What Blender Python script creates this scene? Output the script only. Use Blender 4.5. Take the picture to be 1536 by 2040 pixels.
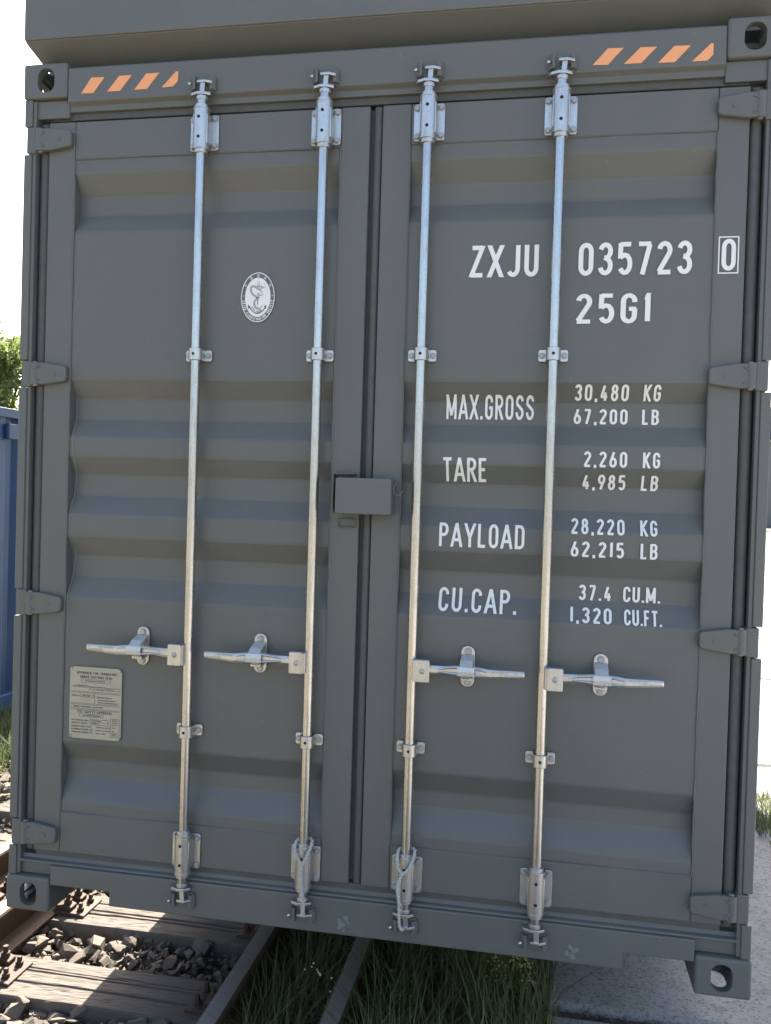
import bpy, bmesh, math, random
import numpy as np
from mathutils import Vector, Matrix
random.seed(7); rng = np.random.default_rng(7)
for o in list(bpy.data.objects): bpy.data.objects.remove(o, do_unlink=True)
S = bpy.context.scene
C = S.collection
R = math.radians

# ------------------------------------------------------------------ camera
cd = bpy.data.cameras.new('camera'); cam = bpy.data.objects.new('camera', cd); C.objects.link(cam)
yaw, pitch, roll = .17805, -.01694, .02943
f = Vector((-math.sin(yaw)*math.cos(pitch), math.cos(yaw)*math.cos(pitch), math.sin(pitch)))
r = Vector((math.cos(yaw), math.sin(yaw), 0)); u = r.cross(f)
r2 = math.cos(roll)*r + math.sin(roll)*u; u2 = -math.sin(roll)*r + math.cos(roll)*u
cam.matrix_world = Matrix(((r2.x, u2.x, -f.x, 1.775), (r2.y, u2.y, -f.y, -2.658), (r2.z, u2.z, -f.z, 1.4584), (0, 0, 0, 1)))
cd.sensor_fit = 'HORIZONTAL'; cd.sensor_width = 36; cd.lens = 1700/1536*36; cd.clip_start = .05; cd.clip_end = 3000
S.camera = cam
# ------------------------------------------------------------------ light
SUN = Vector((-.235, 1.15, 1.0)).normalized()          # towards the sun, behind the containers
elev = math.asin(SUN.z); azim = math.atan2(SUN.x, SUN.y)
W = bpy.data.worlds.new('World'); S.world = W; W.use_nodes = True
nt = W.node_tree; bg = nt.nodes['Background']
sky = nt.nodes.new('ShaderNodeTexSky'); sky.sky_type = 'NISHITA'; sky.sun_disc = False
sky.sun_elevation = elev; sky.sun_rotation = azim; sky.altitude = 100; sky.air_density = 1.0; sky.dust_density = 4.0; sky.ozone_density = 1.0
nt.links.new(sky.outputs[0], bg.inputs[0]); bg.inputs[1].default_value = .085
sl = bpy.data.lights.new('sun', 'SUN'); sl.energy = 5.0; sl.angle = R(.53); sl.color = (1, .93, .82)
so = bpy.data.objects.new('sun', sl); C.objects.link(so); so.rotation_euler = SUN.to_track_quat('Z', 'Y').to_euler()
S.view_settings.view_transform = 'Standard'; S.view_settings.look = 'None'; S.view_settings.gamma = 1
S.view_settings.exposure = 2.35

# ------------------------------------------------------------------ materials
def nodemat(name):
    m = bpy.data.materials.new(name); m.use_nodes = True
    return m, m.node_tree, m.node_tree.nodes['Principled BSDF']
def N(t, typ, **kw):
    n = t.nodes.new(typ)
    for k, v in kw.items():
        if k in n.inputs: n.inputs[k].default_value = v
        else: setattr(n, k, v)
    return n
def coords(t, scale=(1, 1, 1), kind='Object'):
    tc = N(t, 'ShaderNodeTexCoord'); mp = N(t, 'ShaderNodeMapping'); mp.inputs['Scale'].default_value = scale
    t.links.new(tc.outputs[kind], mp.inputs[0]); return mp.outputs[0]
def worldco(t, scale=(1, 1, 1)):
    g = N(t, 'ShaderNodeNewGeometry'); mp = N(t, 'ShaderNodeMapping'); mp.inputs['Scale'].default_value = scale
    t.links.new(g.outputs['Position'], mp.inputs[0]); return mp.outputs[0]
def noise(t, co, scale, detail=4, rough=.55):
    n = N(t, 'ShaderNodeTexNoise', Scale=scale, Detail=detail, Roughness=rough); t.links.new(co, n.inputs['Vector']); return n.outputs[0]
def ramp(t, fac, stops):
    n = N(t, 'ShaderNodeValToRGB'); cr = n.color_ramp
    while len(cr.elements) < len(stops): cr.elements.new(.5)
    for e, (p, c) in zip(cr.elements, stops):
        e.position = p; e.color = (*c, 1) if len(c) == 3 else c
    t.links.new(fac, n.inputs[0]); return n.outputs[0]
def mixc(t, fac, a, b, mode='MIX'):
    n = N(t, 'ShaderNodeMix', data_type='RGBA', blend_type=mode)
    for s, v in ((0, fac), (6, a), (7, b)):
        if isinstance(v, (int, float)): n.inputs[s].default_value = v
        elif isinstance(v, tuple): n.inputs[s].default_value = (*v, 1)
        else: t.links.new(v, n.inputs[s])
    return n.outputs[2]
def bump(t, h, b, strength=.3, dist=.01):
    n = N(t, 'ShaderNodeBump', Strength=strength, Distance=dist); t.links.new(h, n.inputs['Height']); t.links.new(n.outputs[0], b.inputs['Normal'])
def mrange(t, v, lo, hi):
    n = N(t, 'ShaderNodeMapRange'); n.inputs[3].default_value = lo; n.inputs[4].default_value = hi; t.links.new(v, n.inputs[0]); return n.outputs[0]

def paint(name, col, rough=.42, dirt=(.16, .145, .12), chip=True):
    m, t, b = nodemat(name); co = worldco(t)
    big = noise(t, co, 1.7, 5, .6); fine = noise(t, co, 38, 4, .6); mid = noise(t, worldco(t, (9, 9, 1.6)), 1.0, 6, .65)
    c = mixc(t, ramp(t, big, [(.35, (0, 0, 0)), (.75, (.4, .4, .4))]), col, tuple(x*1.22+.004 for x in col))
    c = mixc(t, ramp(t, mid, [(.52, (0, 0, 0)), (.8, (.30, .30, .30))]), c, dirt)
    if chip:
        sp = noise(t, co, 95, 2, .5)
        c = mixc(t, ramp(t, sp, [(.75, (0, 0, 0)), (.77, (.4, .4, .4))]), c, (.30, .29, .27))
    t.links.new(c, b.inputs['Base Color'])
    t.links.new(mrange(t, mid, rough-.10, rough+.16), b.inputs['Roughness'])
    h = N(t, 'ShaderNodeMath', operation='ADD'); t.links.new(fine, h.inputs[0])
    orange = noise(t, co, 260, 2, .5); t.links.new(orange, h.inputs[1])
    bump(t, h.outputs[0], b, .10, .004)
    b.inputs['Specular IOR Level'].default_value = .5
    return m
PAINT = paint('container_paint', (.113, .1145, .1055))
PAINT2 = paint('upper_paint', (.116, .119, .109))
BLUE = paint('blue_paint', (.026, .078, .185), .45)

def galv(name, k, r0, r1, met):
    m, t, b = nodemat(name); co = worldco(t)
    v = N(t, 'ShaderNodeTexVoronoi', Scale=140.0); t.links.new(co, v.inputs['Vector'])
    n = noise(t, worldco(t, (30, 30, 5)), 2.0, 6, .65)
    c = mixc(t, v.outputs['Color'], tuple(k*x for x in (.85, .835, .80)), tuple(k*x for x in (1.12, 1.10, 1.06)))
    c = mixc(t, .6, c, (k, k*.98, k*.945))
    c = mixc(t, ramp(t, n, [(.5, (0, 0, 0)), (.78, (.6, .6, .6))]), c, (k*.6, k*.55, k*.48))
    t.links.new(c, b.inputs['Base Color']); b.inputs['Metallic'].default_value = met
    t.links.new(mrange(t, n, r0, r1), b.inputs['Roughness']); bump(t, n, b, .12, .003)
    return m
FLAP = galv('zinc_flap', .62, .48, .62, .45)
GALV = galv('galvanised_tube', .52, .16, .36, .97)
ZINC = galv('zinc_casting', .56, .27, .46, .92)
def simple(name, col, rough=.6, metal=0, var=.25, scale=30, bmp=.15):
    m, t, b = nodemat(name); co = worldco(t); n = noise(t, co, scale, 5, .6)
    c = mixc(t, n, tuple(x*(1-var) for x in col), tuple(min(1, x*(1+var)) for x in col))
    t.links.new(c, b.inputs['Base Color']); b.inputs['Roughness'].default_value = rough; b.inputs['Metallic'].default_value = metal
    if bmp: bump(t, n, b, bmp, .004)
    return m
RUBBER = simple('rubber', (.082, .080, .074), .6)
BOLT = simple('bolt_steel', (.40, .40, .39), .5, .7)
BLACK = simple('dark_hole', (.012, .012, .012), .8, bmp=0)
WHITE = simple('white_vinyl', (.80, .79, .76), .45, var=.06, scale=14, bmp=0)
EMGREY = simple('grey_vinyl', (.115, .118, .115), .5, var=.08, bmp=0)
ORANGE = simple('orange_reflective_tape', (.86, .36, .15), .4, var=.08, bmp=0)
PLATE = simple('plate_metal', (.40, .37, .29), .5, .25, var=.12, scale=22)
INK = simple('plate_ink', (.10, .09, .075), .6, bmp=0)
ROPE = simple('rope_fibre', (.46, .45, .41), .85, var=.35, scale=120)
def rail_mat():
    m, t, b = nodemat('rail_steel'); co = worldco(t); n = noise(t, co, 26, 6, .65)
    g = N(t, 'ShaderNodeNewGeometry'); s = N(t, 'ShaderNodeSeparateXYZ'); t.links.new(g.outputs['Normal'], s.inputs[0])
    p = N(t, 'ShaderNodeSeparateXYZ'); t.links.new(g.outputs['Position'], p.inputs[0])
    rust = mixc(t, n, (.045, .030, .020), (.125, .075, .045))
    top = N(t, 'ShaderNodeMath', operation='GREATER_THAN'); top.inputs[1].default_value = .8; t.links.new(s.outputs[2], top.inputs[0])
    hi = N(t, 'ShaderNodeMath', operation='GREATER_THAN'); hi.inputs[1].default_value = -.345; t.links.new(p.outputs[2], hi.inputs[0])
    mu = N(t, 'ShaderNodeMath', operation='MULTIPLY'); t.links.new(top.outputs[0], mu.inputs[0]); t.links.new(hi.outputs[0], mu.inputs[1])
    c = mixc(t, mu.outputs[0], rust, (.30, .27, .24)); t.links.new(c, b.inputs['Base Color'])
    b.inputs['Roughness'].default_value = .6; b.inputs['Metallic'].default_value = .25; bump(t, n, b, .35, .004)
    return m
RAIL = rail_mat()
RUST = simple('rusty_iron', (.075, .048, .034), .75, .2, var=.5, scale=45, bmp=.5)
def wood(name, ca, cb, cc):
    m, t, b = nodemat(name); co = worldco(t, (2.2, 60, 60))
    g = noise(t, co, 1.0, 8, .7); g2 = noise(t, worldco(t, (1.2, 14, 14)), 1.0, 5, .6); n = noise(t, worldco(t), 6, 5, .6)
    c = mixc(t, g, ca, cb); c = mixc(t, ramp(t, g2, [(.42, (0, 0, 0)), (.66, (.8, .8, .8))]), c, cc)
    c = mixc(t, ramp(t, n, [(.55, (0, 0, 0)), (.75, (.5, .5, .5))]), c, (.06, .05, .04))
    t.links.new(c, b.inputs['Base Color']); b.inputs['Roughness'].default_value = .85
    bump(t, g, b, .35, .003); return m
WOOD = wood('sleeper_wood', (.080, .067, .054), (.150, .127, .103), (.115, .097, .079))
TIMBER = wood('dunnage_wood', (.22, .16, .10), (.38, .29, .19), (.30, .23, .15))
def stone():
    m, t, b = nodemat('ballast_stone'); co = worldco(t)
    g = N(t, 'ShaderNodeNewGeometry'); n = noise(t, co, 40, 6, .65)
    c = ramp(t, g.outputs['Random Per Island'], [(0, (.075, .06, .047)), (.35, (.135, .112, .088)), (.7, (.17, .145, .115)), (1, (.13, .092, .066))])
    c = mixc(t, n, c, (.10, .09, .075), 'MIX'); c2 = mixc(t, .45, c, ramp(t, g.outputs['Random Per Island'], [(0, (.105, .086, .066)), (1, (.18, .146, .110))]))
    t.links.new(c2, b.inputs['Base Color']); b.inputs['Roughness'].default_value = .9; bump(t, n, b, .5, .006); return m
STONE = stone()
def ground_mat():
    m, t, b = nodemat('ground_dirt'); co = worldco(t)
    a = noise(t, co, .35, 6, .6); d = noise(t, co, 9, 6, .65); e = noise(t, co, 60, 4, .6)
    c = mixc(t, d, (.13, .105, .075), (.26, .22, .165)); c = mixc(t, ramp(t, a, [(.45, (0, 0, 0)), (.6, (.85, .85, .85))]), c, (.085, .095, .035))
    c = mixc(t, ramp(t, e, [(.55, (0, 0, 0)), (.7, (.6, .6, .6))]), c, (.30, .27, .22))
    t.links.new(c, b.inputs['Base Color']); b.inputs['Roughness'].default_value = .95; bump(t, e, b, .8, .03); return m
GROUND = ground_mat()
def concrete():
    m, t, b = nodemat('concrete'); co = worldco(t)
    a = noise(t, co, .8, 6, .6); d = noise(t, co, 14, 6, .7); e = noise(t, co, 75, 5, .7)
    v = N(t, 'ShaderNodeTexVoronoi', Scale=150.0); t.links.new(co, v.inputs['Vector'])
    c = mixc(t, a, (.25, .24, .22), (.40, .385, .355)); c = mixc(t, ramp(t, d, [(.5, (0, 0, 0)), (.75, (.7, .7, .7))]), c, (.16, .15, .135))
    c = mixc(t, ramp(t, v.outputs['Distance'], [(.12, (.7, .7, .7)), (.3, (0, 0, 0))]), c, (.42, .40, .37))
    c = mixc(t, ramp(t, e, [(.50, (0, 0, 0)), (.64, (.85, .85, .85))]), c, (.11, .105, .095))
    t.links.new(c, b.inputs['Base Color']); b.inputs['Roughness'].default_value = .92
    h = N(t, 'ShaderNodeMath', operation='ADD'); t.links.new(v.outputs['Distance'], h.inputs[0]); t.links.new(e, h.inputs[1]); bump(t, h.outputs[0], b, .35, .005); return m
CONC = concrete()
JOINT = simple('joint_dirt', (.12, .105, .08), .95)
def leaf(name, a, bcol, trans=.3):
    m, t, b = nodemat(name); g = N(t, 'ShaderNodeNewGeometry')
    c = mixc(t, g.outputs['Random Per Island'], a, bcol); t.links.new(c, b.inputs['Base Color']); b.inputs['Roughness'].default_value = .6
    tr = N(t, 'ShaderNodeBsdfTranslucent'); t.links.new(c, tr.inputs[0]); ms = N(t, 'ShaderNodeMixShader'); ms.inputs[0].default_value = trans
    out = t.nodes['Material Output']; t.links.new(b.outputs[0], ms.inputs[1]); t.links.new(tr.outputs[0], ms.inputs[2]); t.links.new(ms.outputs[0], out.inputs[0]); return m
GRASS = leaf('grass_blade', (.07, .10, .03), (.19, .22, .085))
DRY = leaf('dry_grass', (.15, .15, .06), (.30, .27, .14))
WEED = leaf('weed_leaf', (.06, .11, .03), (.12, .17, .05))
LEAF = leaf('tree_leaf', (.10, .14, .04), (.25, .29, .10), .5)
BARK = simple('bark', (.09, .07, .05), .9, var=.4, bmp=.5)
YELLOW = simple('yellow_petal', (.62, .52, .16), .6, bmp=0)
LIGHTWALL = simple('light_cladding', (.19, .185, .175), .6, var=.08, scale=2)
DARKWALL = simple('slate_cladding', (.065, .075, .08), .6, var=.08, scale=2)
ROOFM = simple('roof_sheet', (.30, .31, .31), .5, var=.1, scale=2)
GLASSD = simple('dark_glass', (.02, .025, .03), .1, bmp=0)

# ------------------------------------------------------------------ mesh helpers
class MB:
    def __init__(s): s.v = []; s.f = []
    def add(s, vs, fs):
        k = len(s.v); s.v += [tuple(v) for v in vs]; s.f += [tuple(i+k for i in q) for q in fs]; return s
    def box(s, x0, x1, y0, y1, z0, z1):
        x0, x1 = min(x0, x1), max(x0, x1)
        return s.add([(x0,y0,z0),(x1,y0,z0),(x1,y1,z0),(x0,y1,z0),(x0,y0,z1),(x1,y0,z1),(x1,y1,z1),(x0,y1,z1)],
                     [(0,3,2,1),(4,5,6,7),(0,1,5,4),(1,2,6,5),(2,3,7,6),(3,0,4,7)])
    def prism(s, pts, a0, a1, axis='y'):
        """polygon extruded; axis y: pts (x,z); axis z: pts (x,y); axis x: pts (y,z)"""
        n = len(pts)
        def P(p, a): return (p[0], a, p[1]) if axis == 'y' else ((p[0], p[1], a) if axis == 'z' else (a, p[0], p[1]))
        vs = [P(p, a0) for p in pts] + [P(p, a1) for p in pts]
        area = sum(pts[i][0]*pts[(i+1) % n][1]-pts[(i+1) % n][0]*pts[i][1] for i in range(n))
        fl = (area > 0) ^ (axis == 'y')
        fs = [tuple(range(n)) if not fl else tuple(reversed(range(n))), tuple(range(2*n-1, n-1, -1)) if not fl else tuple(range(n, 2*n))]
        for i in range(n):
            j = (i+1) % n
            fs.append((i, i+n, j+n, j) if not fl else (i, j, j+n, i+n))
        return s.add(vs, fs)
    def tube(s, path, rad, seg=12, caps=True):
        path = [Vector(p) for p in path]; n = len(path); rads = rad if isinstance(rad, (list, tuple)) else [rad]*n
        vs = []; fs = []; prev = None
        for i, p in enumerate(path):
            d = (path[min(i+1, n-1)]-path[max(i-1, 0)])
            d = d.normalized() if d.length > 1e-9 else Vector((0, 0, 1))
            if prev is None: a = d.orthogonal().normalized()
            else:
                a = prev-d*prev.dot(d); a = a.normalized() if a.length > 1e-6 else d.orthogonal().normalized()
            prev = a; b = d.cross(a)
            for k in range(seg):
                t = 2*math.pi*k/seg; vs.append(p+(a*math.cos(t)+b*math.sin(t))*rads[i])
        for i in range(n-1):
            for k in range(seg):
                k2 = (k+1) % seg; fs.append((i*seg+k, i*seg+k2, (i+1)*seg+k2, (i+1)*seg+k))
        if caps: fs.append(tuple(reversed(range(seg)))); fs.append(tuple(range((n-1)*seg, n*seg)))
        return s.add(vs, fs)
    def cyl(s, p, q, rad, seg=16): return s.tube([p, q], rad, seg)
    def hexbolt(s, x, y, z, rad=.0095, h=.008):          # head proud towards -y
        s.tube([(x, y+.001, z), (x, y-.0025, z)], rad*1.25, 14); s.tube([(x, y-.002, z), (x, y-h, z)], rad, 6); return s
    def loft(s, secs):
        """secs: (x, zc, hz, yc, hy) octagonal sections along x"""
        vs = []; fs = []; m = 8
        for (x, zc, hz, yc, hy) in secs:
            for k in range(m):
                a = math.pi/8+k*math.pi/4
                cx = max(-1, min(1, math.cos(a)*1.18)); cz = max(-1, min(1, math.sin(a)*1.18))
                vs.append((x, yc+cx*hy, zc+cz*hz))
        n = len(secs)
        for i in range(n-1):
            for k in range(m):
                k2 = (k+1) % m; fs.append((i*m+k, i*m+k2, (i+1)*m+k2, (i+1)*m+k))
        fs.append(tuple(reversed(range(m)))); fs.append(tuple(range((n-1)*m, n*m)))
        return s.add(vs, fs)
    def build(s, name, mat, parent=None, bevel=0, smooth=False, fix=True, loc=None):
        me = bpy.data.meshes.new(name); me.from_pydata(s.v, [], s.f)
        if fix:
            bm = bmesh.new(); bm.from_mesh(me); bmesh.ops.recalc_face_normals(bm, faces=bm.faces); bm.to_mesh(me); bm.free()
        if smooth:
            me.polygons.foreach_set('use_smooth', [True]*len(me.polygons)); me.set_sharp_from_angle(angle=R(38))
        me.update(); me.materials.append(mat); return mkobj(name, me, parent, bevel, loc)
def mkobj(name, me, parent=None, bevel=0, loc=None):
    o = bpy.data.objects.new(name, me); C.objects.link(o)
    if parent: o.parent = parent
    if loc: o.location = loc
    if bevel:
        b = o.modifiers.new('bevel', 'BEVEL'); b.width = bevel; b.segments = 2; b.limit_method = 'ANGLE'; b.angle_limit = R(35)
    return o
def box(name, mat, parent, x0, x1, y0, y1, z0, z1, bevel=.002):
    return MB().box(x0, x1, y0, y1, z0, z1).build(name, mat, parent, bevel)
def empty(name, loc=(0, 0, 0), parent=None):
    o = bpy.data.objects.new(name, None); C.objects.link(o); o.location = loc; o.empty_display_size = .1
    if parent: o.parent = parent
    return o
def tag(o, label=None, cat=None, group=None, kind=None):
    if label: o['label'] = label
    if cat: o['category'] = cat
    if group: o['group'] = group
    if kind: o['kind'] = kind
    return o
def copy_tree(o, parent=None, loc=None):
    c = o.copy(); C.objects.link(c)
    if parent: c.parent = parent
    if loc is not None: c.location = loc
    for ch in list(o.children):
        copy_tree(ch, c)
    return c
def xmesh(me, M):
    n = me.copy(); n.transform(M)
    if M.determinant() < 0: n.flip_normals()
    return n
def rrect(x0, x1, z0, z1, rad, seg=5):
    pts = []
    for cx, cz, a in ((x1-rad, z1-rad, 0), (x0+rad, z1-rad, 90), (x0+rad, z0+rad, 180), (x1-rad, z0+rad, 270)):
        for k in range(seg+1):
            t = R(a+90*k/seg); pts.append((cx+rad*math.cos(t), cz+rad*math.sin(t)))
    return pts

# ------------------------------------------------------------------ stroke lettering
def arc(cx, cy, rx, ry, a0, a1, n=10):
    return [(cx+rx*math.cos(R(a0+(a1-a0)*k/n)), cy+ry*math.sin(R(a0+(a1-a0)*k/n))) for k in range(n+1)]
Q = .23
OV = arc(.5, 1-Q, .5, Q, 0, 180)+arc(.5, Q, .5, Q, 180, 360)
GL = {   # name: (width, [('p'|'d'|'c', pts)...]); p: ribbon, c: closed ribbon, d: stroke cut flat at top and base
 '0': (.44, [('c', OV)]), 'O': (.44, [('c', OV)]),
 '1': (.20, [('p', [(.75, 0), (.75, 1)]), ('d', [(.05, .84), (.75, 1)])]),
 '2': (.44, [('p', arc(.5, 1-Q, .5, Q, 170, -28)+[(.0, .03)]), ('p', [(-.1, 0), (1.1, 0)])]),
 '3': (.44, [('p', arc(.5, 1-Q, .48, Q, 165, -75)+[(.38, .54)]), ('p', [(.38, .54)]+arc(.5, Q+.03, .5, Q+.03, 75, -165))]),
 '4': (.46, [('p', [(.72, -.06), (.72, .52)]), ('p', [(.55, 1.0), (.02, .24)]), ('p', [(-.1, .22), (1.1, .22)])]),
 '5': (.44, [('p', [(1.05, 1), (.06, 1)]), ('p', [(.08, 1.05), (.04, .50)]), ('p', [(.04, .53)]+arc(.5, .31, .5, .31, 118, -150))]),
 '6': (.44, [('c', arc(.5, .29, .5, .29, 0, 180)+arc(.5, Q, .5, Q, 180, 360)), ('p', [(.02, .35), (.42, .8), (.62, 1.06)])]),
 '7': (.44, [('p', [(-.1, 1), (1.08, 1)]), ('p', [(.97, .98), (.3, -.07)])]),
 '8': (.44, [('c', arc(.5, .77, .42, .23, 0, 360, 20)[:-1]), ('c', arc(.5, .27, .5, .27, 0, 360, 20)[:-1])]),
 '9': (.44, [('c', arc(.5, 1-Q, .5, Q, 0, 180)+arc(.5, .71, .5, .29, 180, 360)), ('p', [(.98, .65), (.58, .2), (.38, -.06)])]),
 'A': (.50, [('d', [(-.06, 0), (.46, 1)]), ('d', [(1.06, 0), (.54, 1)]), ('p', [(.16, .27), (.84, .27)])]),
 'B': (.44, [('p', [(0, -.07), (0, 1.07)]), ('p', [(0, 1), (.5, 1)]+arc(.5, .77, .44, .23, 90, -90)+[(0, .54)]), ('p', [(.3, .53), (.5, .53)]+arc(.5, .265, .5, .265, 90, -90)+[(0, 0)])]),
 'C': (.44, [('p', arc(.5, 1-Q, .5, Q, -12, 180)+arc(.5, Q, .5, Q, 180, 372))]),
 'D': (.44, [('p', [(0, -.07), (0, 1.07)]), ('p', [(0, 1), (.45, 1)]+arc(.5, .78, .5, .22, 90, 0)+arc(.5, .22, .5, .22, 0, -90)+[(0, 0)])]),
 'E': (.38, [('p', [(0, -.07), (0, 1.07)]), ('p', [(0, 1), (1.15, 1)]), ('p', [(0, .52), (.95, .52)]), ('p', [(0, 0), (1.15, 0)])]),
 'F': (.38, [('p', [(0, -.07), (0, 1.07)]), ('p', [(0, 1), (1.15, 1)]), ('p', [(0, .52), (.95, .52)])]),
 'G': (.44, [('p', arc(.5, 1-Q, .5, Q, -8, 180)+arc(.5, Q, .5, Q, 180, 360)+[(1, .49)]), ('p', [(.5, .48), (1.13, .48)])]),
 'H': (.44, [('p', [(0, -.07), (0, 1.07)]), ('p', [(1, -.07), (1, 1.07)]), ('p', [(0, .52), (1, .52)])]),
 'I': (.14, [('p', [(.5, -.07), (.5, 1.07)])]),
 'J': (.40, [('p', [(1, 1.07), (1, .26)]+arc(.45, .24, .55, .24, 0, -150))]),
 'K': (.44, [('p', [(0, -.07), (0, 1.07)]), ('d', [(0, .36), (.98, 1)]), ('d', [(.3, .55), (1.02, 0)])]),
 'L': (.38, [('p', [(0, -.07), (0, 1.07)]), ('p', [(0, 0), (1.15, 0)])]),
 'M': (.58, [('p', [(0, -.07), (0, 1.07)]), ('p', [(1, -.07), (1, 1.07)]), ('d', [(.03, 1), (.5, .1)]), ('d', [(.97, 1), (.5, .1)])]),
 'N': (.46, [('p', [(0, -.07), (0, 1.07)]), ('p', [(1, -.07), (1, 1.07)]), ('d', [(.04, 1), (.96, 0)])]),
 'P': (.44, [('p', [(0, -.07), (0, 1.07)]), ('p', [(0, 1), (.5, 1)]+arc(.5, .75, .5, .25, 90, -90)+[(0, .5)])]),
 'R': (.44, [('p', [(0, -.07), (0, 1.07)]), ('p', [(0, 1), (.5, 1)]+arc(.5, .76, .5, .24, 90, -90)+[(0, .52)]), ('d', [(.45, .5), (1.02, 0)])]),
 'S': (.44, [('p', arc(.5, .76, .5, .24, 8, 205, 12)+arc(.5, .25, .5, .25, 38, -188, 14))]),
 'T': (.44, [('p', [(.5, -.07), (.5, 1)]), ('p', [(-.14, 1), (1.14, 1)])]),
 'U': (.44, [('p', [(0, 1.07), (0, Q)]+arc(.5, Q, .5, Q, 180, 360)+[(1, 1.07)])]),
 'V': (.48, [('d', [(-.04, 1), (.47, 0)]), ('d', [(1.04, 1), (.53, 0)])]),
 'W': (.62, [('d', [(-.04, 1), (.25, 0)]), ('d', [(.5, 1), (.25, 0)]), ('d', [(.5, 1), (.75, 0)]), ('d', [(1.04, 1), (.75, 0)])]),
 'X': (.46, [('d', [(-.03, 0), (1.03, 1)]), ('d', [(1.03, 0), (-.03, 1)])]),
 'Y': (.48, [('p', [(.5, -.07), (.5, .45)]), ('d', [(-.05, 1), (.47, .42)]), ('d', [(1.05, 1), (.53, .42)])]),
 'Z': (.44, [('p', [(-.02, 1), (1.05, 1)]), ('p', [(-.1, 0), (1.1, 0)]), ('d', [(-.02, .02), (1.0, .98)])]),
 '.': (.13, [('p', [(.5, -.07), (.5, .09)])]), ',': (.14, [('p', [(.55, .09), (.55, -.02), (.3, -.16)])]),
 '-': (.30, [('p', [(0, .5), (1, .5)])]), "'": (.10, [('p', [(.5, .8), (.5, 1.07)])]), ' ': (.26, []), ':': (.13, [('p', [(.5, .05), (.5, .2)]), ('p', [(.5, .55), (.5, .7)])]),
}
def ribbon(pts, t, closed=False):
    n = len(pts); L = []; Rr = []
    for i in range(n):
        p = Vector(pts[i]); a = Vector(pts[(i-1) % n]) if (closed or i > 0) else None; b = Vector(pts[(i+1) % n]) if (closed or i < n-1) else None
        d1 = (p-a).normalized() if a is not None and (p-a).length > 1e-9 else None
        d2 = (b-p).normalized() if b is not None and (b-p).length > 1e-9 else None
        if d1 is None: d1 = d2
        if d2 is None: d2 = d1
        m = (d1+d2); m = m.normalized() if m.length > 1e-6 else d1
        nn = Vector((-m.y, m.x)); k = 1/max(.6, abs(nn.dot(Vector((-d1.y, d1.x)))))
        L.append(p+nn*t/2*k); Rr.append(p-nn*t/2*k)
    vs = L+Rr; fs = []
    for i in range(n if closed else n-1):
        j = (i+1) % n; fs.append((i, j, j+n, i+n))
    return vs, fs
def glyph_strokes(word, t, gap):
    """flat 2-d pieces in units of cap height"""
    out = []; x = 0; lay = 0
    for ch in word:
        w, st = GL[ch]
        iw, ih = max(w-t, .001), 1-t
        M_ = lambda q: (x+t/2+q[0]*iw, t/2+q[1]*ih)
        for li, (kind, pts) in enumerate(st):
            P = [M_(q) for q in pts]
            if kind == 'd':
                (ax, ay), (bx, by) = P
                if by < ay: (ax, ay), (bx, by) = (bx, by), (ax, ay)
                if abs(ay-t/2) < .03: ex = t/2/ (by-ay); ax -= (bx-ax)*ex; ay -= t/2
                if abs(by-(1-t/2)) < .03: ex = t/2/(by-ay); bx += (bx-ax)*ex; by += t/2
                ln = math.hypot(bx-ax, by-ay); hw = t*.5*ln/max(by-ay, .25)
                out.append(([Vector((ax-hw, ay)), Vector((ax+hw, ay)), Vector((bx+hw, by)), Vector((bx-hw, by))], [(0, 1, 2, 3)], li))
            else:
                vs, fs = ribbon(P, t, kind == 'c'); out.append((vs, fs, li))
        x += w+gap
    return out, x-gap
def profile(z): return None
def lettering(name, word, x0, x1, z0, z1, yfun, mat, parent, t=.15, gap=.13, lift=.0012, breaks=()):
    st, w = glyph_strokes(word, t, gap); h = z1-z0; sx = (x1-x0)/w
    bm = bmesh.new()
    for vs, fs, li in st:
        bv = [bm.verts.new((x0+v.x*sx, -li*.00022, z0+v.y*h)) for v in vs]
        for q in fs:
            try: bm.faces.new([bv[i] for i in q])
            except ValueError: pass
    for zb in breaks:
        if z0-.03 < zb < z1+.03:
            bmesh.ops.bisect_plane(bm, geom=bm.verts[:]+bm.edges[:]+bm.faces[:], plane_co=(0, 0, zb), plane_no=(0, 0, 1))
    for v in bm.verts: v.co.y += yfun(v.co.z)-lift
    bmesh.ops.recalc_face_normals(bm, faces=bm.faces)
    for q in bm.faces:
        if q.normal.y > 0: q.normal_flip()
    me = bpy.data.meshes.new(name); bm.to_mesh(me); bm.free(); me.materials.append(mat)
    return mkobj(name, me, parent)

# ================================================================== SETTING
g = MB(); g.add([(-900, -900, -.60), (900, -900, -.60), (900, 1500, -.60), (-900, 1500, -.60)], [(0, 1, 2, 3)])
tag(g.build('ground', GROUND), kind='structure')
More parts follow.
